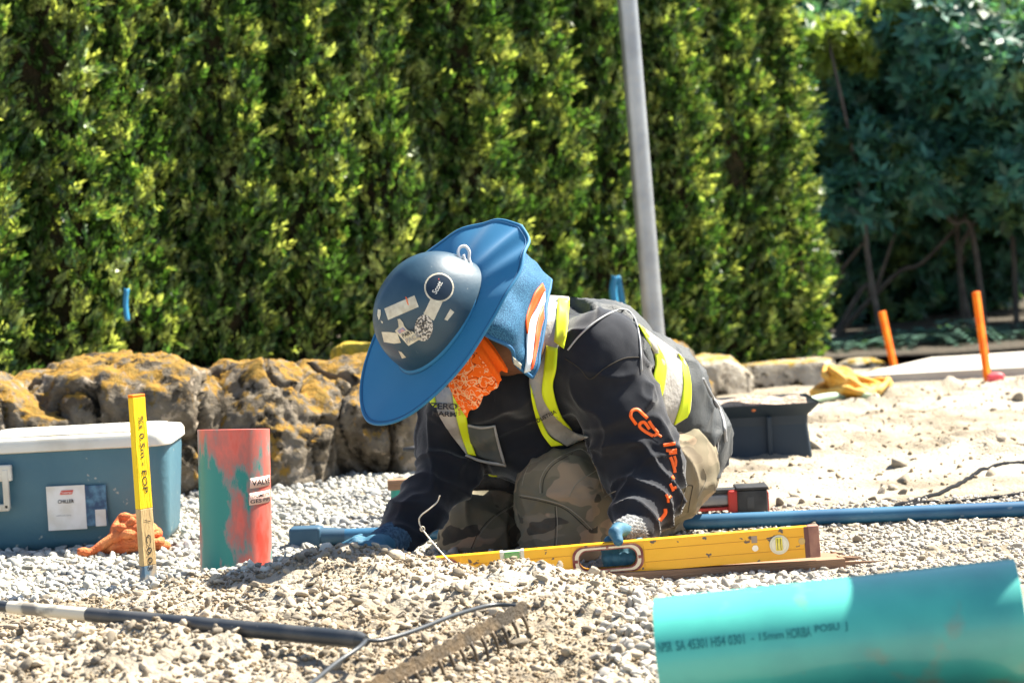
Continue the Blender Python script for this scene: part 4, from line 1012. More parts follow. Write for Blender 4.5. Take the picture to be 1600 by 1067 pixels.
e2 = catmull([r1, RK(560, 1012, .070), RK(530, 1032, .06), RK(500, 1056, .05), RK(470, 1085, .04), RK(500, 1110, .02), rb_], 40); v, f = tube_vf(e2, .0042, 10); mobj('bow', v, f, m_rk, rake)
ub = rb_ - rt; Lr = np.linalg.norm(ub); ub /= Lr
fwd_r = A([ub[1], -ub[0], 0]); fwd_r /= np.linalg.norm(fwd_r)
if fwd_r[0] < 0: fwd_r = -fwd_r
upr = np.cross(ub, fwd_r); upr = upr if upr[2] > 0 else -upr
# toothed bar: scalloped upper edge
n = 16; V_ = []; F_ = []
K = n * 6
for i in range(K + 1):
    t_ = i / K; sc = abs(math.sin(math.pi * n * t_)); c = rt + ub * Lr * t_
    for dz in (.009 + .006 * sc, -.012):
        for dy in (-.0018, .0018): V_.append(c + upr * dz + fwd_r * (dy - .10 * (dz - .009)))
for i in range(K):
    a = 4 * i; b_ = a + 4
    F_ += [(a, b_, b_ + 1, a + 1), (a + 2, a + 3, b_ + 3, b_ + 2), (a, a + 2, b_ + 2, b_), (a + 1, b_ + 1, b_ + 3, a + 3)]
F_ += [(0, 1, 3, 2), (4 * K, 4 * K + 2, 4 * K + 3, 4 * K + 1)]
mobj('head_bar', V_, F_, m_rs, rake, smooth=False)
for i in range(n):
    c = rt + ub * Lr * (i + .5) / n - upr * .010
    q = [c, c - upr * .018 + fwd_r * .008, c - upr * .040 + fwd_r * .010, c - upr * .062 - fwd_r * .0]
    v, f = tube_vf(catmull(q, 10), np.linspace(.0042, .0018, 10), 8); mobj('tine', v, f, m_rs, rake)
# ---- big teal pipe
m_big = mat('teal sewer pvc', (.05, .44, .36), .45, var=(.02, .27, .25), vscale=4, var2=(.17, .19, .13), v2scale=11, v2lo=.60, v2hi=.76, spec=.8, detail=6, sheen=.12, coat=.4)
g0 = P(1034, 1029, 3.79); g1 = P(1596, 969, 3.72); ug = (g1 - g0) / np.linalg.norm(g1 - g0); RB = .0965
 
big = thing('sewer_pipe', 'large teal green sewer pipe lying in the bottom right foreground', 'pipe', (g0 + g1) / 2 - A([0, 0, RB]))
v, f = pipe_vf(g0, g1, RB, .0075, 96, 16); mobj('pipe_wall', v, f, m_big, big, auto=40)
axg = frame_from(ug); m_print = mat('faded pipe print', (.01, .16, .16), .5)
def big_text(s_, px0, px1, alpha, hh, bold=.02):
    V_, F_ = text_vf(s_, bold); lo, hi = V_.min(0), V_.max(0); L0 = (px0 - 1034) / 562; L1 = (px1 - 1034) / 562; LL = np.linalg.norm(g1 - g0); W = []
    for q in V_:
        u = (q[0] - lo[0]) / (hi[0] - lo[0]); vv = (q[1] - lo[1]) / (hi[1] - lo[1]) - .5; s = (L0 + (L1 - L0) * u) * LL; a = math.radians(alpha) - vv * hh / RB
        W.append(g0 + ug * s + (RB + .0007) * (axg[2] * math.cos(a) - axg[1] * math.sin(a)))
    mobj('lettering', W, F_, m_print, big, smooth=False)
big_text('NPSR', 1038, 1060, 69, .016); big_text('SA 45301', 1066, 1114, 69, .016); big_text('HS4 0301', 1120, 1172, 69, .016); big_text('- 15mm', 1182, 1232, 69, .012); big_text('HORIBA', 1237, 1274, 69, .016); big_text('POSU  J', 1280, 1330, 68, .015)
# ---- upright pipe added out of view, only to shade the end of the teal pipe
pp = thing('added_shade_pipe', 'added grey upright pipe, out of view, shading the end of the teal pipe', 'pipe', (1.18, 4.05, 0))
v, f = pipe_vf((1.18, 4.05, -.02), (1.18, 4.05, 1.02), .13, .008, 40, 3); mobj('pipe_wall', v, f, mat('added grey pvc', (.35, .36, .36), .5), pp, auto=40)

# ================================================================== THE WORKER
# head frame: NH = crown direction, FH = face direction, LH = his left
NH = unit(A([-.70, -.49, .53])); FH = A([-.60, 0, -.80]); FH = unit(FH - NH * NH.dot(FH)); LH = np.cross(NH, FH)
HB = P(685, 497, 5.20)                    # centre of the brim plane
HC = HB - NH * .055 - FH * .0             # skull centre
hax = np.array([FH, LH, NH])
def HW(f, l, n): return HB + FH * f + LH * l + NH * n
# joints
J = dict(pel=P(1046, 692, 5.76), waist=P(1003, 628, 5.68), mid=P(925, 582, 5.55), chest=P(842, 582, 5.46),
         ls=P(938, 562, 5.33), rs=P(712, 622, 5.56), neck=P(800, 560, 5.40),
         lel=P(1003, 722, 5.30), lmid=P(1012, 775, 5.24), lwr=P(992, 822, 5.15),
         rel=P(700, 735, 5.46), rwr=P(622, 842, 5.34),
         lhip=P(1036, 735, 5.62), rhip=P(1010, 735, 5.86), lkn=P(880, 800, 5.40), rkn=P(738, 832, 5.66),
         lan=P(1062, 852, 5.78), ran=P(930, 850, 6.0))
C_ = np.mean([J['pel'], J['chest']], axis=0)
lo = A([-.38, 5.0, -.03]); hi = A([.62, 6.25, .68])
skin_c = (.16, .075, .045)
m_skin = mat('brown skin', skin_c, .5, var=(.12, .055, .033), vscale=20, bump=.1, bscale=150, spec=.4)
loc0 = (float(J['pel'][0]), float(J['pel'][1]), 0.0)
# ---- body: one continuous surface, mostly under clothes
s = Sdf(A([-.42, 4.98, -.03]), hi, .008)
s.cone(J['pel'], .11, J['waist'], .105).cone(J['waist'], .105, J['mid'], .11).cone(J['mid'], .11, J['chest'], .115)
s.cone(J['chest'], .08, J['ls'], .055).cone(J['chest'], .08, J['rs'], .055)
s.cone(J['ls'], .055, J['lel'], .042).cone(J['lel'], .042, J['lwr'], .028).cone(J['rs'], .055, J['rel'], .042).cone(J['rel'], .042, J['rwr'], .028)
s.cone(J['lhip'], .085, J['lkn'], .06).cone(J['rhip'], .085, J['rkn'], .058).cone(J['lkn'], .055, J['lan'], .035, k=.01).cone(J['rkn'], .055, J['ran'], .035, k=.01)
s.cone(J['pel'], .1, J['lhip'], .08).cone(J['pel'], .1, J['rhip'], .08)
s.cone(J['chest'], .07, HC - NH * .05 - FH * .03, .055)
V, F = s.mesh(); 
# head at finer grid, joined through the neck into the same surface
s = Sdf(HC - .20, HC + .22, .005)
s.ell(HC, hax, (.095, .074, .085)).cone(HC - NH * .03 + FH * .02, .066, HC - NH * .095 + FH * .062, .034, k=.05)
s.cone(HC - NH * .02 + FH * .088, .008, HC - NH * .055 + FH * .106, .013, k=.012)            # nose
for sd in (-1, 1):
    s.cone(HC - NH * .004 + FH * .083 + LH * .014 * sd, .010, HC - NH * .006 + FH * .074 + LH * .045 * sd, .010, k=.012)   # brow
    s.ell(HC - NH * .022 + FH * .088 + LH * .031 * sd, hax, (.012, .014, .009), k=.008, sub=True)
    s.ell(HC - NH * .02 + FH * .080 + LH * .031 * sd, hax, (.012, .013, .011), k=.003)
    s.ell(HC - NH * .03 - FH * .0 + LH * .078 * sd, hax, (.018, .010, .030), k=.008)         # ear
    s.ell(HC - NH * .045 + FH * .055 + LH * .04 * sd, hax, (.025, .02, .02), k=.02)          # cheek
s.cone(HC - NH * .082 + FH * .086, .010, HC - NH * .084 + FH * .084, .011, k=.01); s.ell(HC - NH * .078 + FH * .10, hax, (.006, .022, .0025), k=.004, sub=True)
s.cone(HC - NH * .05 - FH * .03, .060, HC - NH * .15 - FH * .04, .060, k=.03)
Vh, Fh = s.mesh(); Vh = relax(Vh, Fh, 1)
person = mobj('person', np.vstack([V, Vh]), np.vstack([F, Fh + len(V)]), m_skin, loc=loc0)
tag(person, 'worker in blue sun hat, dark hoodie and hi-vis vest kneeling over the yellow level', 'person')

def folds(V, N, segs, seed=0):
    """cloth folds across limbs: segs = (a, b, reach, amp, wavelength)"""
    out = np.zeros(len(V))
    for a, b, reach, amp, wl, sk in segs:
        a, b = A(a), A(b); ba = b - a; L_ = np.linalg.norm(ba); u = ba / L_; t = (V - a) @ u; q = V - a - t[:, None] * u; dr = np.linalg.norm(q, axis=1)
        hnt = A([0, 1, 0]) - u * u[1]; hnt /= np.linalg.norm(hnt); h2 = np.cross(u, hnt); ang = np.arctan2(q @ h2, q @ hnt)
        w_ = sstep(-.06, .02, t) * (1 - sstep(L_ - .02, L_ + .06, t)) * (1 - sstep(reach, reach * 1.35, dr))
        ph = 2 * math.pi * t / wl + sk * np.sin(ang + seed) * 2.6 + 3.4 * vnoise(V, 8, seed) + 1.6 * vnoise(V, 19, seed + 1)
        r_ = 1 - np.abs(np.sin(ph * .5)); out += w_ * amp * (r_ ** 1.5 - .35) * (.25 + .95 * (vnoise(V, 10, seed + 5) * .5 + .5))
    cr_ = 1 - np.abs(vnoise(V * A([1, 1, .8]), 13, seed + 31)) * 2.2; out += .008 * np.clip(cr_, -.4, 1) ** 3 + .004 * vnoise(V, 16, seed + 9) + .0012 * vnoise(V, 45, seed + 10)
    return V + N * out[:, None]
# ---- hoodie
s = Sdf(A([-.42, 4.98, .0]), A([.58, 6.1, .68]), .0055)
TOR = lambda s, g=0.0, k=.05: (s.cone(J['pel'], .122 + g, J['waist'], .132 + g, k).cone(J['waist'], .132 + g, J['mid'], .142 + g, k).cone(J['mid'], .142 + g, J['chest'], .135 + g, k))
TOR(s)
s.cone(J['chest'], .11, J['ls'], .098, .05).cone(J['chest'], .115, J['rs'], .078, .05)
s.cone(P(760, 625, 5.42), .085, P(835, 690, 5.48), .085, .05).cone(P(790, 690, 5.52), .06, P(820, 735, 5.60), .06, .05).cone(P(835, 690, 5.48), .085, J['waist'], .11, .06).cone(P(712, 640, 5.47), .06, P(765, 690, 5.5), .06, .04)
# collar / hood bunch
s.cone(P(812, 552, 5.44), .068, P(842, 524, 5.46), .080, .03).cone(P(770, 612, 5.36), .04, P(815, 618, 5.34), .045, .03)
s.cone(J['ls'], .098, P(975, 650, 5.30), .090, .04).cone(P(975, 650, 5.30), .090, J['lel'], .086, .03).cone(J['lel'], .084, J['lmid'], .066, .035).cone(J['lmid'], .066, J['lwr'], .050, .02)
s.cone(J['rs'], .076, P(702, 690, 5.5), .070, .04).cone(P(702, 690, 5.5), .070, J['rel'], .066, .03).cone(J['rel'], .064, P(655, 795, 5.38), .058, .03).cone(P(655, 795, 5.38), .058, P(624, 836, 5.345), .050, .02)
s.cone(P(1095, 700, 5.72), .045, P(1120, 722, 5.78), .025, .05)
hem_n = unit(J['pel'] - J['waist']); s.cone(J['pel'], .122, J['pel'] + hem_n * .10 - A([.03, 0, 0]), .116, .04); s.cut(J['pel'] + hem_n * .105, hem_n, .01)
s.cut(J['lwr'] + unit(J['lwr'] - J['lmid']) * .008, unit(J['lwr'] - J['lmid']), .004) if False else None
V, F = s.mesh(); V = relax(V, F, 1); N = vnormals(V, F)
V = folds(V, N, [(P(960, 640, 5.3), J['lel'], .13, .010, .095, .6), (J['lel'], J['lwr'], .12, .022, .060, 1.0), (J['rs'], J['rel'], .1, .010, .09, .8), (J['rel'], J['rwr'], .095, .018, .070, -1.0), (J['mid'], J['pel'], .22, .010, .10, 1.2), (P(760, 620, 5.4), P(840, 690, 5.45), .15, .010, .09, 1)], 3)
HV, HF = V, F
m_hood = mat('charcoal fleece', (.012, .014, .020), .92, var=(.020, .022, .028), vscale=14, bump=.5, bscale=700, bdist=.0012, sheen=.35, spec=.15, var2=(.06, .05, .045), v2scale=9, v2lo=.68, v2hi=.85)
hoodie = mobj('hoodie', V, F, m_hood, person)
# ---- trousers
s = Sdf(A([-.40, 5.1, -.03]), A([.62, 6.25, .42]), .0062)
s.cone(J['pel'], .104, J['lhip'], .112, .05).cone(J['pel'], .104, J['rhip'], .110, .05).cone(P(1055, 735, 5.74), .10, P(1030, 765, 5.70), .095, .05)
s.cone(J['lhip'], .118, P(935, 765, 5.46), .104, .04).cone(P(935, 765, 5.46), .104, P(884, 778, 5.40), .108, .04)
s.cone(P(884, 778, 5.40), .106, P(880, 845, 5.37), .098, .03)
s.cone(J['rhip'], .11, P(850, 800, 5.72), .112, .04).cone(P(850, 800, 5.72), .112, P(752, 834, 5.62), .094, .04).cone(P(752, 834, 5.62), .094, P(738, 850, 5.62), .086, .02)
s.cone(J['lkn'] - A([0, 0, .02]), .07, J['lan'], .058, .02).cone(J['rkn'], .07, J['ran'], .056, .02)
s.cut((0, 0, .004), (0, 0, -1), .006)
V, F = s.mesh(); V = relax(V, F, 1); N = vnormals(V, F)
V = folds(V, N, [(J['lhip'], J['lkn'], .16, .012, .085, 1.0), (P(884, 770, 5.4), P(880, 880, 5.37), .16, .008, .07, 1.2), (J['rhip'], P(748, 832, 5.62), .14, .014, .085, -1.2), (P(1085, 735, 5.7), P(1040, 790, 5.7), .15, .008, .06, .6)], 8)
V[:, 2] = np.maximum(V[:, 2], H(V[:, 0], V[:, 1], False) - .01)
TV, TF = V, F
mc = bpy.data.materials.new('dusty camouflage cloth'); mc.use_nodes = True; t = mc.node_tree; Nn = t.nodes; b = Nn['Principled BSDF']; b.inputs['Roughness'].default_value = .9; b.inputs['Specular IOR Level'].default_value = .15
tc = Nn.new('ShaderNodeTexCoord')
def camo_noise(sc_, lo_, off):
    mp_ = Nn.new('ShaderNodeMapping'); mp_.inputs['Location'].default_value = off; mp_.inputs['Scale'].default_value = (.7, 1, 1.25); t.links.new(tc.outputs['Object'], mp_.inputs[0])
    n = Nn.new('ShaderNodeTexNoise'); n.inputs['Scale'].default_value = sc_; n.inputs['Detail'].default_value = 2.2; n.inputs['Roughness'].default_value = .45; t.links.new(mp_.outputs[0], n.inputs[0])
    r = Nn.new('ShaderNodeMapRange'); r.inputs[1].default_value = lo_; r.inputs[2].default_value = lo_ + .012; t.links.new(n.outputs[0], r.inputs[0]); return r.outputs[0]
def cmix(a, c, f):
    mx = Nn.new('ShaderNodeMix'); mx.data_type = 'RGBA'
    if isinstance(a, tuple): mx.inputs[6].default_value = (*a, 1)
    else: t.links.new(a, mx.inputs[6])
    mx.inputs[7].default_value = (*c, 1); t.links.new(f, mx.inputs[0]); return mx.outputs[2]
c = cmix((.20, .17, .118), (.135, .125, .085), camo_noise(13, .50, (0, 0, 0))); c = cmix(c, (.33, .24, .16), camo_noise(12, .58, (3, 1, 2))); c = cmix(c, (.05, .046, .038), camo_noise(13, .60, (7, 4, 1)))
dn = Nn.new('ShaderNodeTexNoise'); dn.inputs['Scale'].default_value = 5; dn.inputs['Detail'].default_value = 6; t.links.new(tc.outputs['Object'], dn.inputs[0])
dr = Nn.new('ShaderNodeMapRange'); dr.inputs[1].default_value = .38; dr.inputs[2].default_value = .72; dr.inputs[4].default_value = .8; t.links.new(dn.outputs[0], dr.inputs[0])
c = cmix(c, (.27, .215, .145), dr.outputs[0]); t.links.new(c, b.inputs['Base Color'])
bn = Nn.new('ShaderNodeTexNoise'); bn.inputs['Scale'].default_value = 500; t.links.new(tc.outputs['Object'], bn.inputs[0]); bp_ = Nn.new('ShaderNodeBump'); bp_.inputs['Strength'].default_value = .3; bp_.inputs['Distance'].default_value = .001; t.links.new(bn.outputs[0], bp_.inputs['Height']); t.links.new(bp_.outputs[0], b.inputs['Normal'])
trs = mobj('trousers', V, F, mc, person)
m_pouch = mat('black tool pouch', (.015, .016, .02), .7, var=(.03, .03, .035), vscale=20, bump=.3, bscale=120)
s = Sdf(P(775, 748, 5.56) - .14, P(775, 748, 5.56) + .14, .005)
s.cone(P(742, 752, 5.60), .022, P(800, 742, 5.56), .034, .02).cone(P(800, 742, 5.56), .034, P(822, 752, 5.58), .030, .02)
v, f = s.mesh(); pch = mobj('tool_pouch', v, f, m_pouch, person)
gg = sheet([[P(757, 730, 5.54), P(762, 739, 5.54)], [P(764, 735, 5.53), P(768, 744, 5.53)], [P(786, 738, 5.52), P(785, 745, 5.52)]], 10, 4); v, f = solid_vf(gg, .003); mobj('yellow_flap', v, f, mat('fluorescent yellow tape', (.66, .78, .015), .55), pch)
# boots
m_boot = mat('brown work boot leather', (.09, .055, .035), .7, var=(.2, .16, .12), vscale=15, bump=.3, bscale=100)
for nm, a in (('l', J['lan']), ('r', J['ran'])):
    s = Sdf(a - .2, a + .25, .006); d = unit(a - J['lkn' if nm == 'l' else 'rkn']) * A([1, 1, 0]); d = unit(d)
    s.cone(a, .05, a + d * .07 - A([0, 0, .005]), .046, .03).cone(a + d * .07, .044, a + d * .10 - A([0, 0, .03]), .036, .03)
    v, f = s.mesh(); bt = mobj('boot', v, f, m_boot, person)
# ---- BVH of the clothes
Vb = np.vstack([HV, TV]); Fb = np.vstack([HF, TF + len(HV)])
BV = BVHTree.FromPolygons([Vector(q) for q in Vb], [tuple(map(int, q)) for q in Fb])
def cast(px, py, bvh=None):
    d = Vector(ray(px, py)).normalized(); h = (bvh or BV).ray_cast(Vector(CAM), d)
    return (A(h[0]), A(h[1])) if h[0] is not None else (None, None)
def strip(nm, left, right, mm, off=.006, n=26, m=7, th=.003, par=None, bvh=None, sm=5, rip=0.0, seed=0):
    Lp = catmull([(a[0], a[1], 0) for a in left], n); Rp = catmull([(a[0], a[1], 0) for a in right], n)
    g_ = np.full((n, m, 3), np.nan); D = np.full((n, m), np.nan); NN = np.zeros((n, m, 3))
    for i in range(n):
        for j in range(m):
            u = j / (m - 1); q = Lp[i] * (1 - u) + Rp[i] * u; h, nn = cast(q[0], q[1], bvh)
            if h is not None: D[i, j] = h[1]
    mean = np.nanmean(D)
    for i in range(n):
        row = D[i]; ok = ~np.isnan(row)
        if ok.any(): D[i] = np.interp(np.arange(m), np.where(ok)[0], row[ok])
    for j in range(m):
        ok = ~np.isnan(D[:, j]); D[:, j] = np.interp(np.arange(n), np.where(ok)[0], D[ok, j]) if ok.any() else mean
    for _ in range(sm):
        Dp = np.pad(D, 1, mode='edge'); S_ = (Dp[:-2, 1:-1] + Dp[2:, 1:-1] + Dp[1:-1, :-2] + Dp[1:-1, 2:]) / 4; D = np.minimum(D, .5 * D + .5 * S_)
    for i in range(n):
        for j in range(m):
            u = j / (m - 1); q = Lp[i] * (1 - u) + Rp[i] * u; g_[i, j] = P(q[0], q[1], D[i, j])
    toc = CAM - g_; toc /= np.linalg.norm(toc, axis=2)[..., None]
    g_ = g_ + toc * off
    if rip: g_ = g_ + toc * (rip * vnoise(g_, 30, seed))[..., None]
    v, f = solid_vf(g_, th); return mobj(nm, v, f, mm, par or person)
# ---- vest back shell
s = Sdf(A([-.2, 5.0, .0]), A([.60, 6.1, .70]), .0065)
TOR(s, .014); s.cone(J['pel'], .132, J['pel'] + hem_n * .08 - A([.022, 0, 0]), .126, .04); s.cone(J['chest'], .128, J['ls'], .112, .05)
s.cone(P(838, 520, 5.44), .09, P(870, 520, 5.46), .10, .03)
s.cone(P(1085, 660, 5.80), .055, P(1120, 690, 5.80), .028, .05)
s.cone(P(948, 590, 5.05), .135, P(985, 690, 5.12), .125, .012, sub=True)
s.cone(P(935, 575, 5.20), .118, P(968, 640, 5.24), .120, .01, sub=True)
axT = unit(J['chest'] - J['pel'])
s.cut(P(868, 560, 5.46), axT, .0); s.cut(J['pel'] + hem_n * .082, hem_n, .0)
fr = unit(A([-.72, -.66, 0])); s.cut(J['mid'] + unit(A([-.35, -.55, -.75])) * .085, A([-.35, -.55, -.75]), 0)
V, F = s.mesh(); V = relax(V, F, 1); N = vnormals(V, F)
V = folds(V, N, [(J['mid'], J['waist'], .25, .009, .09, 1.2), (J['waist'], J['pel'], .25, .012, .075, 1.4)], 21)
m_vest = mat('black mesh polyester', (.028, .033, .036), .55, var=(.055, .06, .062), vscale=600, vlo=.55, vhi=.6, bump=.7, bscale=420, bdist=.003, spec=.35, detail=1, sheen=.1)
vest = mobj('vest', V, F, m_vest, person)
BVV = BVHTree.FromPolygons([Vector(q) for q in np.vstack([Vb, V])], [tuple(map(int, q)) for q in np.vstack([Fb, F + len(Vb)])])
m_yel = mat('fluorescent yellow tape', (.66, .78, .015), .55, bump=.15, bscale=300, spec=.3); m_sil = mat('grey reflective tape', (.36, .34, .31), .42, var=(.28, .26, .24), vscale=14, bump=.3, bscale=70, spec=.5)
m_grey = mat('grey vest panel', (.075, .085, .085), .6, var=(.13, .125, .10), vscale=16, vlo=.5, vhi=.65); m_pip = mat('grey piping', (.30, .30, .30), .6)
VV = dict(par=vest, bvh=BVV)
VB = dict(par=vest, bvh=BVHTree.FromPolygons([Vector(q) for q in V], [tuple(map(int, q)) for q in F]))
# back X stripe
strip('reflective_tape', [(998, 507), (1018, 544), (1024, 574), (1020, 612), (1022, 640), (1030, 662)], [(1063, 554), (1071, 566), (1077, 592), (1080, 612), (1077, 646), (1056, 664)], m_sil, .005, 26, 10, rip=.003, **VB)
strip('yellow_tape', [(998, 507), (1012, 532), (1022, 552), (1024, 572), (1018, 600), (1019, 616)], [(1010, 516), (1026, 538), (1036, 556), (1041, 574), (1038, 602), (1034, 622)], m_yel, .009, 24, 5, **VB)
strip('yellow_tape', [(1060, 552), (1065, 572), (1068, 600), (1063, 632), (1053, 664)], [(1068, 560), (1075, 576), (1080, 606), (1078, 640), (1074, 652)], m_yel, .009, 24, 5, **VB)
strip('yellow_tape', [(1034, 618), (1026, 624), (1020, 634)], [(1036, 630), (1034, 638), (1026, 646)], m_yel, .011, 12, 4, **VB)
# left front strap
strip('reflective_strap', [(858, 462), (850, 490), (846, 530), (832, 570), (827, 600), (838, 645), (858, 678), (886, 697)], [(889, 464), (880, 500), (872, 540), (868, 570), (864, 607), (874, 650), (892, 672), (919, 683)], m_sil, .012, 40, 9, rip=.003, **VV)
strip('yellow_strap', [(872, 466), (869, 500), (866, 534)], [(890, 466), (887, 506), (881, 545)], m_yel, .017, 16, 5, **VV)
strip('yellow_strap', [(854, 540), (850, 580), (847, 617), (862, 645), (880, 663)], [(871, 544), (868, 580), (864, 607), (876, 648), (894, 672)], m_yel, .016, 24, 5, **VV)
strip('yellow_strap', [(828, 600), (834, 640), (846, 676), (861, 697)], [(833, 617), (841, 645), (858, 680), (880, 695)], m_yel, .016, 20, 4, **VV)
# right front strap, with pocket
strip('reflective_strap', [(676, 600), (679, 625), (686, 648), (703, 676), (728, 709)], [(708, 600), (711, 630), (716, 660), (724, 690), (736, 711)], m_sil, .010, 26, 7, rip=.003, **VV)
strip('yellow_strap', [(706, 606), (711, 640), (717, 665), (724, 690), (731, 709)], [(724, 606), (727, 640), (731, 668), (736, 690), (744, 712)], m_yel, .014, 24, 5, **VV)
strip('yellow_strap', [(664, 606), (667, 618), (672, 628), (678, 636)], [(676, 602), (678, 612), (680, 622), (683, 636)], m_yel, .014, 10, 4, **VV)
strip('pocket', [(731, 665), (734, 685), (744, 712)], [(774, 665), (779, 690), (790, 726)], m_grey, .009, 16, 8, par=vest, bvh=BVV)
strip('pocket_edge', [(731, 663), (752, 667), (774, 664)], [(731, 666), (752, 670), (774, 667)], m_pip, .013, 14, 3, par=vest, bvh=BVV)
strip('pocket_edge', [(771, 665), (776, 690), (786, 724)], [(774, 665), (780, 690), (790, 726)], m_pip, .013, 14, 3, par=vest, bvh=BVV)
strip('hem_tape', [(728, 709), (752, 718), (790, 725)], [(727, 712), (752, 722), (791, 729)], m_pip, .013, 14, 3, par=vest, bvh=BVV)
def seam(nm, pts, r, mm, off=.004, par=None, bvh=None, n=None):
    q = catmull([(a[0], a[1], 0) for a in pts], n or max(10, len(pts) * 8)); out = []; D = []
    for a in q:
        h, _ = cast(a[0], a[1], bvh); D.append(h[1] if h is not None else np.nan)
    D = A(D); ok = ~np.isnan(D)
    if not ok.any(): return None
    D = np.interp(np.arange(len(D)), np.where(ok)[0], D[ok]); D = np.convolve(np.pad(D, 1, mode='edge'), [.25, .5, .25], 'valid')
    out = A([P(a[0], a[1], d_ - off) for a, d_ in zip(q, D)])
    v, f = tube_vf(out, r, 6); return mobj(nm, v, f, mm, par or person)
seam('armhole_piping', [(887, 547), (905, 525), (930, 503), (958, 487), (978, 484), (992, 498), (998, 520), (1001, 545), (1003, 580)], .0022, m_pip, .006, vest, BVV)
seam('side_zip', [(1098, 592), (1112, 618), (1124, 640), (1131, 662), (1134, 690)], .0045, m_pip, .006, vest, BVV)
m_perf = mat('pale mesh dot', (.42, .40, .37), .8)
# ---- sleeve and chest writing
m_or = mat('orange sleeve print', (.80, .12, .01), .6)
def stroke(pts, wpx, par, mm=m_or, off=.0016, bvh=None, nm='lettering'):
    q = catmull([(a[0], a[1], 0) for a in pts], max(6, len(pts) * 6)); T = np.gradient(q, axis=0); T /= np.linalg.norm(T, axis=1)[:, None] + 1e-9; Nn_ = np.stack([-T[:, 1], T[:, 0]], 1)
    l = [(a[0] + n_[0] * wpx / 2, a[1] + n_[1] * wpx / 2) for a, n_ in zip(q, Nn_)]; r = [(a[0] - n_[0] * wpx / 2, a[1] - n_[1] * wpx / 2) for a, n_ in zip(q, Nn_)]
    n = len(l); g_ = np.zeros((n, 3, 3)); D = np.full((n, 3), np.nan)
    for i in range(n):
        for j in range(3):
            u = j / 2; h, _ = cast(l[i][0] * (1 - u) + r[i][0] * u, l[i][1] * (1 - u) + r[i][1] * u, bvh)
            if h is not None: D[i, j] = h[1]
    ok = ~np.isnan(D).any(1)
    if ok.sum() < 2: return
    D = np.stack([np.interp(np.arange(n), np.where(ok)[0], D[ok, j]) for j in range(3)], 1)
    for i in range(n):
        for j in range(3):
            u = j / 2; g_[i, j] = P(l[i][0] * (1 - u) + r[i][0] * u, l[i][1] * (1 - u) + r[i][1] * u, D[i, j] - off)
    v, f = solid_vf(g_, .0008); mobj(nm, v, f, mm, par)
z4 = lambda x, y: (940 + x / 4.27, 600 + y / 4.27)
S = lambda pts, w_: stroke([z4(*p_) for p_ in pts], w_, hoodie)
S([(232, 270), (195, 215), (205, 178), (240, 170), (275, 200), (305, 228)], 5)
S([(345, 345), (290, 315), (255, 285), (258, 262), (285, 255), (320, 300)], 5); S([(315, 245), (345, 290), (372, 325), (345, 345)], 5)
S([(375, 335), (400, 352)], 3.5); S([(412, 408), (450, 402), (492, 395)], 5); S([(430, 440), (465, 445), (502, 440)], 5); S([(450, 462), (475, 460), (502, 455)], 4)
S([(458, 485), (470, 510), (485, 560), (490, 590)], 5); S([(485, 478), (495, 510), (492, 550)], 4); S([(470, 612), (478, 625), (488, 632)], 4)
S([(458, 665), (470, 690), (480, 712)], 4.5); S([(470, 690), (498, 690)], 4); S([(430, 735), (442, 760), (445, 790)], 4); S([(442, 765), (465, 745)], 3.5); S([(425, 830), (425, 860), (400, 895), (388, 910)], 5.5)
def px_text(s_, c, wpx, hpx, rot, mm, par, off=.003, bvh=None, bold=.015, shear=0):
    V_, F_ = text_vf(s_, bold); lo_, hi_ = V_.min(0), V_.max(0); ca, sa = math.cos(math.radians(rot)), math.sin(math.radians(rot)); W = []; D = []
    Q = []
    for q in V_:
        x = ((q[0] - lo_[0]) / (hi_[0] - lo_[0]) - .5) * wpx; y = ((q[1] - lo_[1]) / (hi_[1] - lo_[1]) - .5) * hpx; x += shear * y
        px, py = c[0] + x * ca + y * sa, c[1] + x * sa - y * ca; Q.append((px, py)); h, _ = cast(px, py, bvh); D.append(h[1] if h is not None else np.nan)
    D = A(D)
    if np.isnan(D).all(): return
    D[np.isnan(D)] = np.nanmean(D)
    for (px, py), d_ in zip(Q, D): W.append(P(px, py, d_ - off))
    mobj('lettering', W, F_, mm, par, smooth=False)
px_text('ZERO', (693, 634.5), 42, 10, 2, m_blk, vest, .020, BVV, .03); px_text('HARM', (694, 646.5), 38, 8, 3, m_blk, vest, .020, BVV, .03)
for i, ch in enumerate('365'): px_text(ch, (717 + i * .4, 633 + i * 6.5), 3.6, 5, 0, m_red, vest, .024, BVV, .02)
px_text('INDUSTRIA', (850, 652), 42, 6.5, -27, m_blk, vest, .026, BVV, .02)
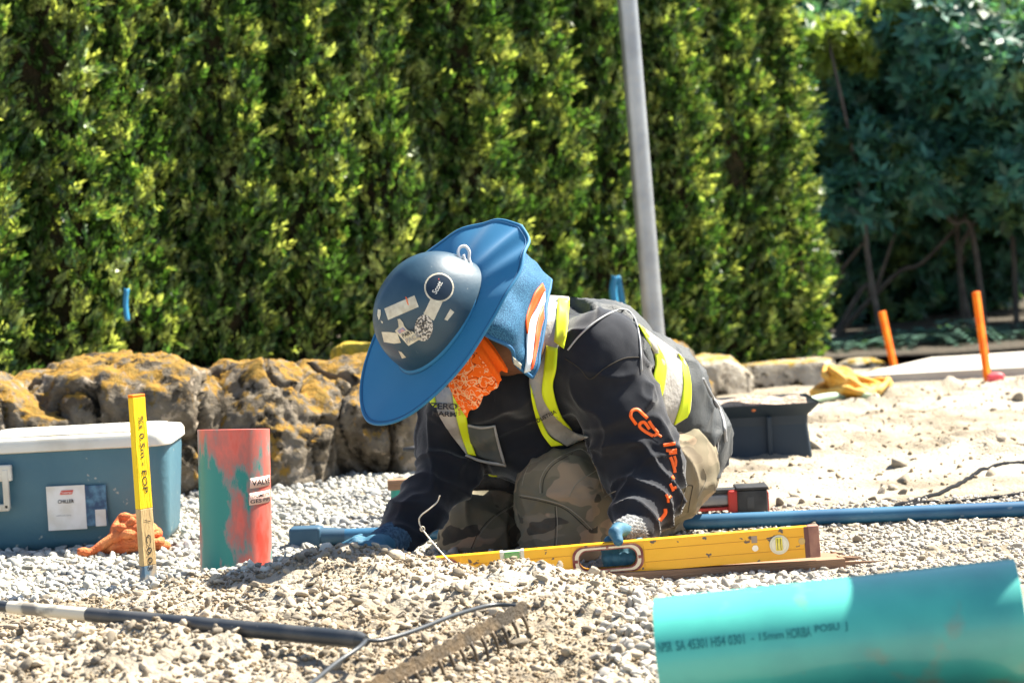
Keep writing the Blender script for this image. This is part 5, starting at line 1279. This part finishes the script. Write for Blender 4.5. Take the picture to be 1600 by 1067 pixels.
# trouser seams and pale stitching
m_st = mat('dark seam thread', (.035, .03, .022), .9); m_sp = mat('pale stitching', (.30, .26, .19), .8)
z2 = lambda x, y: (640 + x / 3.333, 680 + y / 3.333)
for nm, pts, r, mm in [('seam', [(680, 300), (685, 220), (740, 140), (850, 80), (905, 75), (950, 130), (985, 210), (1010, 300)], .0020, m_sp), ('seam', [(570, 310), (680, 330), (800, 365), (880, 420), (950, 490)], .0024, m_sp), ('seam', [(575, 322), (690, 345), (810, 385), (930, 490)], .0014, m_st),
                       ('seam', [(765, 370), (770, 470), (765, 575)], .0016, m_sp), ('seam', [(757, 370), (760, 470), (755, 575)], .0012, m_st), ('seam', [(830, 320), (870, 250), (960, 190), (975, 180)], .0018, m_sp), ('seam', [(692, 300), (700, 225), (750, 152), (850, 93)], .0012, m_st),
                       ('seam', [(330, 590), (370, 510), (440, 430), (550, 360)], .0016, m_sp), ('seam', [(320, 590), (360, 505), (430, 425), (545, 350)], .0012, m_st), ('seam', [(585, 260), (600, 200), (625, 150)], .0012, m_sp), ('seam', [(1015, 320), (1050, 300), (1075, 290)], .002, m_sp),
                       ('seam', [(1440, 260), (1420, 340), (1400, 420)], .0016, m_st), ('seam', [(1475, 265), (1460, 340), (1450, 400)], .0016, m_st), ('seam', [(1440, 260), (1475, 262)], .0016, m_st), ('seam', [(1530, 170), (1545, 230), (1500, 330)], .0014, m_sp)]:
    seam(nm, [z2(*q) for q in pts], r * .62, mm, .0008, trs)
seam('sleeve_seam', [(883, 560), (905, 575), (922, 592), (945, 575), (975, 560), (1000, 558)], .0014, m_st, .001, hoodie)
# cuffs
m_cuff = mat('grey knit cuff', (.10, .105, .11), .95, var=(.30, .30, .29), vscale=200, vlo=.45, vhi=.62, bump=.8, bscale=300, bdist=.003)
m_glove = mat('blue rubber glove', (.022, .095, .16), .65, var=(.045, .15, .22), vscale=30, bump=.4, bscale=160, bdist=.002, spec=.4)
m_dark = mat('navy knit glove', (.02, .05, .09), .85, var=(.06, .12, .18), vscale=120, bump=.6, bscale=260, bdist=.002)
# ---- left hand on the level
def finger(s, pts, rs, k=.004):
    for i in range(len(pts) - 1): s.cone(pts[i], rs[i], pts[i + 1], rs[i + 1], k)
wr_ = P(993, 824, 5.16); c0 = wr_ - A([.3, .3, .3])
s = Sdf(P(970, 850, 5.10) - .13, P(970, 850, 5.10) + .15, .0028)
pl0, pl1 = P(990, 832, 5.135), P(972, 852, 5.10)
s.cone(pl0, .033, pl1, .030, .01, flat=((0, 1, 0), .8))
for k_, (x0, x1) in enumerate(((1000, 989), (986, 976), (971, 963), (957, 950))):
    finger(s, [P(x0 - 4, 846, 5.098), P(x1 - 1, 858, 5.072), P(x1 - 1, 872, 5.060), P(x1 + 1, 886, 5.066)], [.0135, .0130, .0122, .0105])
finger(s, [P(985, 828, 5.10), P(966, 827, 5.055), P(961, 832, 5.025), P(966, 845, 5.012)], [.0165, .0150, .0138, .0110])
v, f = s.mesh(); v = relax(v, f, 1); gl = mobj('glove', v, f, m_glove, person)
s = Sdf(wr_ - .11, wr_ + .11, .003); s.cone(P(1000, 815, 5.175), .046, P(994, 830, 5.15), .043, .01).cone(P(985, 829, 5.12), .036, P(973, 829, 5.09), .026, .01)
v, f = s.mesh(); nn = vnormals(v, f); v = v + nn * (.0012 * np.sin(v[:, 2:3] * 900 + v[:, 0:1] * 300)); mobj('knit_cuff', v, f, m_cuff, gl)
# ---- right hand flat on the mound
a = P(618, 840, 5.335); s = Sdf(a - A([.22, .16, .11]), a + A([.13, .12, .1]), .0028)
def HH(px, py, d, up=.0):
    q = P(px, py, d); z = float(H(q[0], q[1], False)); q[2] = max(q[2], z + up); return q
p0, p1 = P(612, 846, 5.30), P(588, 853, 5.24)
s.cone(p0, .031, p1, .033, .012, flat=((0, 0, 1), .8))
for k_, (dx, dy, dd_) in enumerate(((-52, 4, -.03), (-56, -1, .0), (-50, -4, .03), (-40, -6, .055))):
    b0_ = P(588, 853, 5.24) + A([-.012, (k_ - 1.4) * .021, .004]); tip = P(588 + dx, 856 + dy, 5.24 + dd_); mid_ = (b0_ + tip) / 2 + A([0, 0, .010]); finger(s, [b0_, mid_, tip], [.0125, .0112, .0088])
finger(s, [P(606, 852, 5.26), P(585, 862, 5.19), P(566, 862, 5.17)], [.015, .0125, .010])
v, f = s.mesh(); v = relax(v, f, 1); mobj('glove', v, f, m_glove, person)
s = Sdf(a - .12, a + .12, .003); s.cone(P(626, 838, 5.345), .043, P(600, 850, 5.275), .036, .01)
v, f = s.mesh(); nn = vnormals(v, f); axw = unit(P(600, 850, 5.275) - P(626, 838, 5.345)); v = v + nn * (.0016 * np.sin((v @ axw) * 1100))[:, None]; mobj('knit_cuff', v, f, m_dark, person)

# ================================================================== hat
m_dome = mat('glossy navy hard hat', (.012, .048, .080), .48, var=(.024, .062, .095), vscale=9, vlo=.45, vhi=.75, var2=(.16, .19, .20), v2scale=70, v2lo=.69, v2hi=.75, spec=.55, bump=.05, bscale=60, coat=.12)
m_brim = mat('blue hat fabric', (.014, .14, .29), .62, var=(.02, .165, .32), vscale=4, bump=.25, bscale=500, bdist=.001, spec=.35, sheen=.1)
m_brimd = mat('dark blue edge binding', (.015, .10, .22), .7)
hat = thing('hard_hat', 'x', 'x', tuple(HB)); del hat['category']; del hat['label']
hat.parent = person; hat.location = Vector(HB) - Vector(OFF['person']); OFF[hat.name] = A(HB)
# dome with a soft ridge
n, m = 40, 72; g_ = np.zeros((n, m, 3))
for i in range(n):
    ph = (math.pi / 2) * i / (n - 1)
    for j in range(m):
        a = 2 * math.pi * j / m; cf, sl_ = math.cos(a), math.sin(a); rr = math.cos(ph) ** .82; 
        hgt = .147 * math.sin(ph) ** .92; ridge = .004 * math.exp(-(sl_ * rr / .16) ** 2) * math.sin(ph) ** 2
        g_[i, j] = HW(cf * .137 * rr - .004, sl_ * .112 * rr, hgt + ridge - .004)
V_ = g_.reshape(-1, 3); mobj('dome', V_, grid_faces(n, m, wrap=True), m_dome, hat)
DV = BVHTree.FromPolygons([Vector(q) for q in V_], grid_faces(n, m, wrap=True))
# brim
def brim_pt(a, t):
    """t 0 inner .. 1 outer"""
    cf, sl_ = math.cos(a), math.sin(a)
    ri = (.132, .108); 
    ro_f = .268 if cf > 0 else .264; ro_l = (.178 if sl_ > 0 else .205) + .016 * max(-cf, 0)
    f = cf * (ri[0] * (1 - t) + ro_f * t); l = sl_ * (ri[1] * (1 - t) + ro_l * t)
    nn = .004 * t ** 1.3 * (cf > 0) * cf ** 2 + (.014 if sl_ < 0 else -.006) * t * sl_ ** 2 - .036 * t ** 1.5 * max(-cf, 0) ** 2 + .006 * t * math.sin(13 * a) * max(-cf, 0) ** 2
    nn += .0035 * t * math.sin(3 * a + 1) + .0012 * t * math.sin(7 * a + .4)
    return HW(f, l, nn - .002)
n, m = 16, 144; g_ = A([[brim_pt(2 * math.pi * j / m, i / (n - 1)) for j in range(m)] for i in range(n)])
V1 = g_.reshape(-1, 3); V2 = V1 - NH * .0035; F1 = grid_faces(n, m, wrap=True); o_ = n * m
Fb_ = list(F1) + [tuple(o_ + i for i in q[::-1]) for q in F1] + [((n - 1) * m + j, (n - 1) * m + (j + 1) % m, o_ + (n - 1) * m + (j + 1) % m, o_ + (n - 1) * m + j) for j in range(m)] + [(j, o_ + j, o_ + (j + 1) % m, (j + 1) % m) for j in range(m)]
brim = mobj('sun_brim', np.vstack([V1, V2]), Fb_, m_brim, hat)
def ring_tube(t, r, mm, nm, par, lift=0.0):
    pts = [brim_pt(2 * math.pi * j / 120, t) + NH * lift for j in range(121)]; v, f = tube_vf(pts, r, 8, cap=False); return mobj(nm, v, f, mm, par)
ring_tube(1.0, .0035, m_brim, 'brim_piping', brim, -.0015); ring_tube(.955, .0010, m_brimd, 'stitch_line', brim, .0006)
ring_tube(.0, .0065, m_brim, 'fitted_band', brim, .002); ring_tube(.035, .003, m_brimd, 'band_seam', brim, .002)  # fitted band with a dark blue seam ring beside it
# white ear tab on the band
gt = sheet([[P(720, 384, 5.17), P(732, 386, 5.17)], [P(716, 396, 5.155), P(735, 398, 5.16)], [P(721, 412, 5.15), P(738, 412, 5.155)], [P(733, 432, 5.14), P(739, 432, 5.145)]], 16, 8)
loopp = catmull([P(734, 431, 5.17), P(722, 412, 5.165), P(716, 396, 5.17), P(719, 387, 5.175), P(727, 385, 5.175), P(733, 393, 5.175), P(733, 405, 5.175), P(737, 418, 5.17), P(739, 432, 5.165)], 50)
v, f = tube_vf(loopp, .0034, 10); mobj('white_clip', v, f, mat('white plastic', (.74, .72, .70), .5), hat)
v, f = tube_vf(catmull([P(735, 431, 5.17), P(728, 414, 5.168), P(724, 398, 5.17)], 14), [.003] * 4 + [.005] * 6 + [.004] * 4, 10); mobj('white_clip', v, f, MATS['white plastic'], hat)
# stickers
m_s1 = mat('cream sticker', (.66, .61, .48), .6, var=(.50, .44, .32), vscale=60, bump=.2, bscale=200); m_s2 = mat('worn printed sticker', (.62, .57, .50), .7, var=(.08, .07, .06), vscale=240, vlo=.48, vhi=.56); m_nv = mat('navy sticker', (.010, .022, .040), .35)
zh = lambda x, y: (560 + x / 5.335, 380 + y / 5.335)
def decal(nm, poly, mm, off=.0008, par=hat, th=.0006, sub=4):
    c = np.mean(A(poly), axis=0); n = len(poly); pts = []; rings = 5
    V_ = []; F_ = []
    dense = []
    for i in range(n):
        for k in range(sub): u = k / sub; dense.append(A(poly[i]) * (1 - u) + A(poly[(i + 1) % n]) * u)
    n2 = len(dense)
    for r_ in range(1, rings + 1):
        for q in dense:
            p_ = c + (q - c) * r_ / rings; h, nn = cast(p_[0], p_[1], DV)
            if h is None:
                h, nn, _, _ = DV.find_nearest(Vector(P(p_[0], p_[1], 5.12))); h = A(h); nn = A(nn)
            nn = nn if nn.dot(CAM - h) > 0 else -nn; V_.append(h + nn * off)
    h, nn = cast(c[0], c[1], DV); nn = nn if nn.dot(CAM - h) > 0 else -nn; V_.append(h + nn * off); cc_ = len(V_) - 1
    for r_ in range(rings - 1):
        for i in range(n2): j = (i + 1) % n2; F_.append((r_ * n2 + i, (r_ + 1) * n2 + i, (r_ + 1) * n2 + j, r_ * n2 + j))
    for i in range(n2): F_.append((cc_, i, (i + 1) % n2))
    return mobj(nm, V_, F_, mm, par)
cir = lambda cx, cy, rx, ry, rot=0, n=28: [(cx + rx * math.cos(a) * math.cos(rot) - ry * math.sin(a) * math.sin(rot), cy + rx * math.cos(a) * math.sin(rot) + ry * math.sin(a) * math.cos(rot)) for a in np.linspace(0, 2 * math.pi, n, endpoint=False)]
Z = lambda pts: [zh(*q) for q in pts]
decal('sticker', Z([(218, 545), (468, 435), (503, 530), (250, 640)]), m_s1)
decal('sticker', Z([(600, 470), (700, 492), (628, 645), (543, 590)]), m_s1, .0009)
decal('sticker', cir(*zh(672, 371), 23.2, 22.8), m_s1, .0012, sub=1); decal('sticker', cir(*zh(672, 371), 20.6, 20.2), m_nv, .0018, sub=1)
decal('sticker', Z([(195, 738), (265, 740), (325, 748), (355, 828), (300, 836), (215, 822)]), m_s1)
decal('sticker', cir(*zh(545, 705), 14, 20.5, .1), m_s2, .0013, sub=1)
decal('sticker', Z([(335, 655), (330, 632), (350, 630), (375, 660), (385, 690), (410, 720), (455, 735), (525, 790), (420, 852), (365, 790), (308, 728), (340, 695)]), m_s1, .0022, sub=2)
decal('sticker', Z([(165, 550), (188, 556), (190, 590), (180, 630), (172, 640), (160, 600)]), m_s1, .001, sub=2); decal('sticker', Z([(765, 548), (798, 575), (742, 645), (715, 635)]), m_s1, .001, sub=2)
decal('sticker', Z([(335, 895), (360, 905), (400, 950), (365, 958)]), m_s1, .001, sub=2); decal('sticker', Z([(190, 645), (207, 655), (205, 670), (193, 660)]), m_s1, .001, sub=2)
decal('sticker', Z([(330, 725), (375, 695), (400, 722), (345, 750)]), mat('blue sticker patch', (.12, .25, .42), .6, var=(.6, .3, .25), vscale=90), .003, sub=2)
px_text('Scott', (687.3 - 4, 450 - 1), 21, 8.6, -60, m_wlab, hat, .0035, DV, .02); px_text('.', (685 + .6, 436), 1.8, 1.8, 0, m_red, hat, .0035, DV, .03)
px_text('PARTY', zh(418, 748), 22, 6.5, -27, m_blk, hat, .005, DV, .02); px_text('PACK', zh(452, 792), 23, 8, -27, mat('grey print', (.3, .3, .3), .6), hat, .005, DV, .01)
for x0, y0, x1, y1 in ((398, 450, 410, 480), (405, 478, 418, 515)):
    decal('scratch_mark', Z([(x0 - 5, y0), (x0 + 4, y0), (x1 + 5, y1), (x1 - 4, y1)]), m_or, .0016, sub=1)
for k in range(14):
    t_ = k / 13; px_text('-' if k % 2 else 'II', zh(500 + 70 * ((k * 37) % 10) / 10, 640 + 140 * t_), 6, 1.6, 0, m_blk, hat, .0035, DV, .0)
# ---- neck shade: mesh cape hanging from the back of the brim
m_cape = mat('blue mesh cloth', (.010, .065, .14), .8, var=(.04, .15, .26), vscale=420, vlo=.50, vhi=.56, bump=.6, bscale=420, bdist=.002, detail=1, spec=.3, coord='Object')
CG = [[P(806, 375, 5.25), P(800, 420, 5.19), P(783, 455, 5.13), P(763, 490, 5.09), P(744, 512, 5.08)],
      [P(822, 398, 5.33), P(822, 430, 5.22), P(802, 472, 5.15), P(785, 505, 5.10), P(768, 528, 5.09)],
      [P(838, 412, 5.38), P(836, 448, 5.25), P(815, 490, 5.17), P(803, 520, 5.13), P(793, 542, 5.12)],
      [P(850, 424, 5.41), P(850, 450, 5.29), P(828, 500, 5.20), P(820, 540, 5.16), P(812, 570, 5.15)],
      [P(860, 436, 5.42), P(854, 470, 5.31), P(846, 520, 5.24), P(838, 560, 5.20), P(829, 590, 5.18)]]
g_ = sheet(CG, 60, 60); nz_ = .006 * vnoise(g_, 22, 4) + .009 * np.sin(np.linspace(0, 3.2 * math.pi, 60))[:, None] * np.linspace(.2, 1, 60)[None, :]
g_ = g_ + (np.cross(np.gradient(g_, axis=0), np.gradient(g_, axis=1)) / (np.linalg.norm(np.cross(np.gradient(g_, axis=0), np.gradient(g_, axis=1)), axis=2)[..., None] + 1e-9)) * nz_[..., None]
v, f = solid_vf(g_, .0018); cape = mobj('neck_cape', v, f, m_cape, hat)
CV = BVHTree.FromPolygons([Vector(q) for q in v], f)
m_ors = mat('fluorescent orange tape', (.85, .10, .012), .55); m_sv2 = mat('silver cape tape', (.62, .68, .72), .4)
zc = lambda x, y: (540 + x / 3.139, 320 + y / 3.139)
KW = dict(par=cape, bvh=CV)
strip('orange_tape', [zc(965, 385), zc(930, 430), zc(905, 490), zc(885, 560), zc(886, 600)], [zc(978, 420), zc(960, 450), zc(935, 500), zc(905, 560), zc(892, 640)], m_ors, .006, 20, 4, **KW)
strip('silver_tape', [zc(975, 425), zc(940, 505), zc(908, 560), zc(888, 650), zc(888, 740), zc(876, 825)], [zc(980, 470), zc(955, 540), zc(935, 580), zc(925, 660), zc(915, 750), zc(908, 815)], m_sv2, .006, 24, 5, **KW)
strip('orange_tape', [zc(970, 490), zc(945, 550), zc(932, 620), zc(925, 700), zc(908, 810)], [zc(972, 560), zc(960, 600), zc(950, 650), zc(940, 710), zc(920, 800)], m_ors, .009, 20, 4, **KW)
be = np.vstack([g_[0, :][::1], g_[:, -1], g_[-1, ::-1]]); be = np.vstack([g_[:, -1], g_[-1, ::-1]]); v, f = tube_vf(be[::2], .0042, 8); mobj('cape_binding', v, f, m_brimd, cape)
lbp = [[P(803, 555, 5.10), P(812, 566, 5.10)], [P(804, 575, 5.10), P(813, 578, 5.10)]]
v, f = solid_vf(sheet([[P(801, 557, 5.12), P(815, 569, 5.12)], [P(803, 569, 5.12), P(814, 577, 5.12)]], 4, 4), .001); mobj('care_label', v, f, m_s1, cape)
# ---- bandana: worn over the nose, hangs below the chin
mbd = bpy.data.materials.new('orange paisley cotton'); mbd.use_nodes = True; t = mbd.node_tree; Nn = t.nodes; b = Nn['Principled BSDF']; b.inputs['Roughness'].default_value = .85; b.inputs['Specular IOR Level'].default_value = .15
tc = Nn.new('ShaderNodeTexCoord')
def contour(sc_, lo_, w_, col_, prev):
    n_ = Nn.new('ShaderNodeTexNoise'); n_.inputs['Scale'].default_value = sc_; n_.inputs['Detail'].default_value = 1; t.links.new(tc.outputs['Object'], n_.inputs[0])
    s_ = Nn.new('ShaderNodeMath'); s_.operation = 'SUBTRACT'; s_.inputs[1].default_value = lo_; t.links.new(n_.outputs[0], s_.inputs[0])
    a_ = Nn.new('ShaderNodeMath'); a_.operation = 'ABSOLUTE'; t.links.new(s_.outputs[0], a_.inputs[0])
    l_ = Nn.new('ShaderNodeMath'); l_.operation = 'LESS_THAN'; l_.inputs[1].default_value = w_; t.links.new(a_.outputs[0], l_.inputs[0])
    return cmix(prev, col_, l_.outputs[0])
cb = contour(38, .50, .016, (.80, .42, .22), (.85, .13, .010)); cb = contour(38, .56, .010, (.30, .035, .006), cb); cb = contour(95, .60, .03, (.80, .42, .22), cb)
t.links.new(cb, b.inputs['Base Color'])
m_ob = mat('plain orange cotton', (.85, .13, .010), .85, bump=.3, bscale=300, bdist=.001, trans=.15, spec=.15)
def ban(a0, a1, n0, n1, mm, nm, seed, push=0.0, ragged=.0):
    nu, nv = 34, 44; g_ = np.zeros((nu, nv, 3))
    for i in range(nu):
        for j in range(nv):
            u, v_ = i / (nu - 1), j / (nv - 1); a = math.radians(a0 + (a1 - a0) * v_)
            edge = ragged * float(vnoise(A([v_ * 4, seed, 0.]), 1, seed)) + .03 * float(vnoise(A([v_ * 16, seed, 0.]), 1, seed)) ; nn = n0 + (n1 - n0) * u * (1 + edge) 
            rad = .103 + push + .005 * math.sin(v_ * 13 + seed) * u
            drop = unit(A([.20, -.03, -1.0])) * (.55) - NH * .45; drop = unit(drop)
            top = HW(math.cos(a) * rad + .012, math.sin(a) * rad * .84, n0)
            L_ = (n0 - n1) * u * (1 + edge)
            out_ = FH * math.cos(a) + LH * math.sin(a)
            g_[i, j] = top + drop * L_ + out_ * (.010 * math.sin(u * 2.6) + .003 * math.sin(v_ * 11 + u * 2 + seed) * u) + out_ * .012 * u
    v, f = solid_vf(g_, .0016); return mobj(nm, v, f, mm, person)
ban(42, 98, -.050, -.152, mbd, 'bandana', 3, .001, ragged=.08); ban(95, 116, -.045, -.150, m_ob, 'bandana_fold', 5, .004, ragged=.10)
# beard-dark jaw strap and hair under the hat
m_hair = mat('short black hair', (.012, .010, .009), .8, bump=.8, bscale=400)
s = Sdf(HC - .16, HC + .16, .005); s.ell(HC - FH * .012 + NH * .004, hax, (.092, .079, .088)); s.cut(HC + FH * .045, FH - NH * .25); s.cut(HC - NH * .075, -NH)
v, f = s.mesh(); mobj('hair', v, f, m_hair, person)
